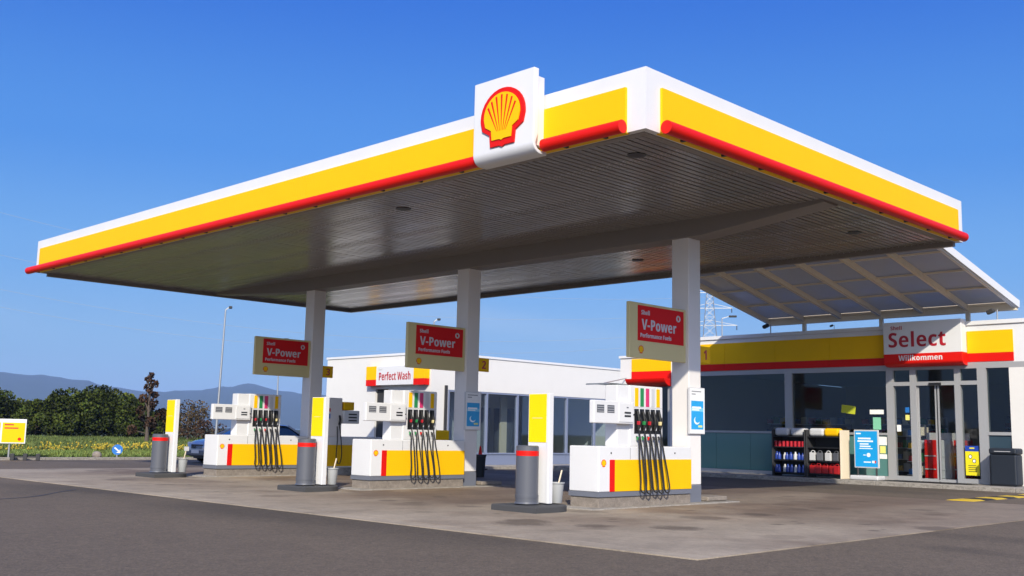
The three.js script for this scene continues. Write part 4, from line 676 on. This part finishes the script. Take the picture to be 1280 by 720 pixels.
// ---------------------------------------------------------------- trees, field
const leafMat = (r, g, b) => new THREE.MeshPhysicalMaterial({ color: L(r, g, b), roughness: 1, specularIntensity: 0.15, vertexColors: true, side: THREE.DoubleSide, transmission: 0.2, thickness: 0 });
const leafMats = { green: leafMat(0.085, 0.098, 0.016), deep: leafMat(0.05, 0.066, 0.012), copper: leafMat(0.065, 0.036, 0.022), brown: leafMat(0.10, 0.068, 0.03) }, bark = std(L(0.09, 0.07, 0.055), 0.95);
function foliage(clumps, nLeaves, size, flat = 1) {
  const pos = [], nor = [], col = []; const tot = clumps.reduce((s, c) => s + c.r ** 2, 0);
  for (const c of clumps) {
    const n = Math.round(nLeaves * c.r ** 2 / tot), tone = rr(0.62, 1.55);
    for (let k = 0; k < n; k++) {
      const u = V(rr(-1, 1), rr(-1, 1), rr(-1, 1)); if (u.length() > 1 || u.length() < 0.05) { k--; continue; } u.normalize();
      const R = c.r * (0.55 + 0.5 * Math.sqrt(rnd())) * (1 + 0.25 * n2(u.x * 40 + c.x * 20, u.y * 40 + c.z * 20)), q = V(c.x + u.x * R, c.y + u.y * R * flat, c.z + u.z * R); if (q.y < 0.1) q.y = 0.1 + rnd() * 0.3;
      const a = V(rr(-1, 1), rr(-1, 1), rr(-1, 1)).normalize(), b = V(rr(-1, 1), rr(-1, 1), rr(-1, 1)).cross(a).normalize(), s = size * rr(0.6, 1.35), t = tone * rr(0.7, 1.35), hue = rr(-0.12, 0.12);
      const A = q.clone().addScaledVector(a, s * 0.5), Bq = q.clone().addScaledVector(b, s * 0.3), C = q.clone().addScaledVector(a, -s * 0.5), D = q.clone().addScaledVector(b, -s * 0.3), nn = u.clone().multiplyScalar(0.6).add(a.clone().cross(b).multiplyScalar(0.6)).normalize();
      for (const p of [A, Bq, C, A, C, D]) { pos.push(p.x, p.y, p.z); nor.push(nn.x, nn.y, nn.z); col.push(t * (1 + hue), t, t * (1 - hue)); }
    }
  }
  const g = new THREE.BufferGeometry(); g.setAttribute('position', new THREE.Float32BufferAttribute(pos, 3)); g.setAttribute('normal', new THREE.Float32BufferAttribute(nor, 3)); g.setAttribute('color', new THREE.Float32BufferAttribute(col, 3)); return g;
}
function tree(name, label, b, d, h, w, mat, leaves, size, kind = 'round') {
  const t = thing(name, label, 'tree', polar(b, d), rr(0, 6), 'trees beyond the field'), clumps = [], wood = [];
  wood.push(cyl(h * 0.03, h * 0.012, h * 0.62, 0, 0, 0, 8));
  const n = kind === 'cone' ? 15 : 16;
  for (let k = 0; k < n; k++) {
    const f = (k + 0.5) / n, a = k * 2.4 + rr(-0.4, 0.4);
    let y, rad, r;
    if (kind === 'cone') { y = h * (0.16 + 0.8 * f); rad = w * 0.5 * (1 - f) ** 0.8 * rr(0.6, 1); r = h * rr(0.04, 0.075) * (1.25 - f * 0.5); } else { y = h * (0.17 + 0.66 * f); rad = w * 0.5 * Math.sqrt(Math.max(0.02, 1 - ((f - 0.35) / 0.72) ** 2)) * rr(0.45, 0.85); r = h * rr(0.16, 0.24); if (k === n - 1) { rad *= 0.4; y = h * 0.86; r = h * 0.15; } }
    const c = V(Math.cos(a) * rad, y, Math.sin(a) * rad); c.r = r; clumps.push(c); wood.push(bar(V(0, Math.min(h * 0.6, y * 0.72), 0), c.clone(), h * 0.011));
  }
  const tr = part('trunk', merge(wood), bark, t); part('crown', foliage(clumps, leaves, size), mat, t);
  return t;
}
const T = [[71.0, 116, 5.3, 5.0, 'deep'], [69.85, 118, 4.0, 5.2, 'green'], [69.0, 113, 3.9, 4.6, 'deep'], [68.2, 117, 4.5, 4.6, 'green'], [67.55, 112, 5.1, 4.4, 'deep'], [66.8, 118, 5.0, 4.8, 'green'], [66.1, 113, 5.5, 5.2, 'deep'], [65.2, 116, 5.3, 5.0, 'green'], [64.5, 112, 4.4, 3.6, 'deep'], [63.0, 112, 3.2, 3.8, 'deep']];
const tl = ['dark tree half cut off by the left edge of the picture', 'broad green tree second from the left edge', 'lower green tree beside the notice board, behind it', 'dark rounded tree third from the left edge behind the field', 'tall green tree left of the middle of the tree row', 'tallest dark tree in the middle of the tree row', 'tall broad tree in the right half of the tree row', 'green tree just left of the copper coloured tree', 'dark bushy tree right behind the farthest totem', 'low dark bush right of the farthest totem'];
T.forEach(([b, d, h, w, m], k) => tree('leafy_tree', tl[k], b, d, h * 0.96, w, leafMats[m], 6500, 0.30));
tree('copper_tree', 'slender copper coloured tree standing above the others', 63.75, 84, 5.5, 2.6, leafMats.copper, 1500, 0.24, 'cone');
tree('bare_tree', 'thin brownish tree left of the street lamp', 61.75, 98, 3.7, 4.6, leafMats.brown, 2600, 0.2); tree('bare_tree', 'low rust coloured bush between brownish tree and street lamp', 60.9, 95, 2.0, 4.0, leafMats.copper, 900, 0.2);
{
  // low growth: green tufts and the yellow flower band
  const blade = (n, h, s) => { const l = []; for (let k = 0; k < n; k++) { const a = k * 2.4, w = 0.05; const g = new THREE.BufferGeometry(); g.setAttribute('position', new THREE.Float32BufferAttribute([Math.cos(a + 1.57) * w, 0, Math.sin(a + 1.57) * w, -Math.cos(a + 1.57) * w, 0, -Math.sin(a + 1.57) * w, Math.cos(a) * s, h * (0.7 + 0.3 * (k % 3) / 2), Math.sin(a) * s], 3)); g.computeVertexNormals(); l.push(g); } return mergeGeometries(l); };
  const gm = std(L(0.14, 0.185, 0.045), 0.9, { side: THREE.DoubleSide }), cropG = blade(7, 0.2, 0.17);
  const scatter = (name, label, geo, mat, n, fn) => {
    const im = new THREE.InstancedMesh(geo, mat, n), o = new THREE.Object3D(), c = new THREE.Color(); im.name = name; im.userData = { kind: 'stuff', label };
    for (let k = 0; k < n; k++) { const [x, z, s, y, v] = fn(k); o.position.set(x, y, z); o.rotation.set(0, rr(0, 6.28), 0); o.scale.set(s, s * rr(0.7, 1.3), s); o.updateMatrix(); im.setMatrixAt(k, o.matrix); c.setRGB(v * rr(0.85, 1.15), v, v * rr(0.7, 1.0)); im.setColorAt(k, c); }
    im.castShadow = im.receiveShadow = true; scene.add(im); return im;
  };
  const inWedge = (d0, d1) => { const b = rr(54, 76), q = Math.sqrt(rr(d0 * d0, d1 * d1)), [x, , z] = polar(b, q); return [x, z]; };
  const spot = (x0, x1) => { const x = rr(x0, x1), [, , ] = [0]; const b = rr(55, 76) * Math.PI / 180; return [x, x / Math.tan(b)]; };
  scatter('grass', 'short green grass between the kerb and the flowers', cropG, gm, 9000, () => { const [x, z] = spot(-40.7, -50); return [x, z, rr(0.5, 0.95), 0.0, rr(0.8, 1.35)]; });
  scatter('field_crop', 'dense green crop out to the tree row', cropG, gm, 16000, () => { const [x, z] = spot(-50, -104); return [x, z, rr(0.9, 1.5), 0.0, rr(0.5, 0.95)]; });
  const fl = mergeGeometries([new THREE.OctahedronGeometry(0.05, 0).translate(0, 0.25, 0), new THREE.OctahedronGeometry(0.04, 0).translate(0.24, 0.2, 0.1), new THREE.OctahedronGeometry(0.04, 0).translate(-0.2, 0.23, -0.2)]);
  scatter('flowers', 'band of yellow flowers across the field', fl, std(L(0.42, 0.31, 0.03), 0.9), 480, () => { let x, z; do { [x, z] = spot(-48, -60); } while (n2(x * 2.2, z * 0.9 + 11) < rr(-0.1, 0.25)); return [x, z, rr(0.7, 1.3), 0.0, rr(0.8, 1.2)]; });
}
renderer.render(scene, camera);
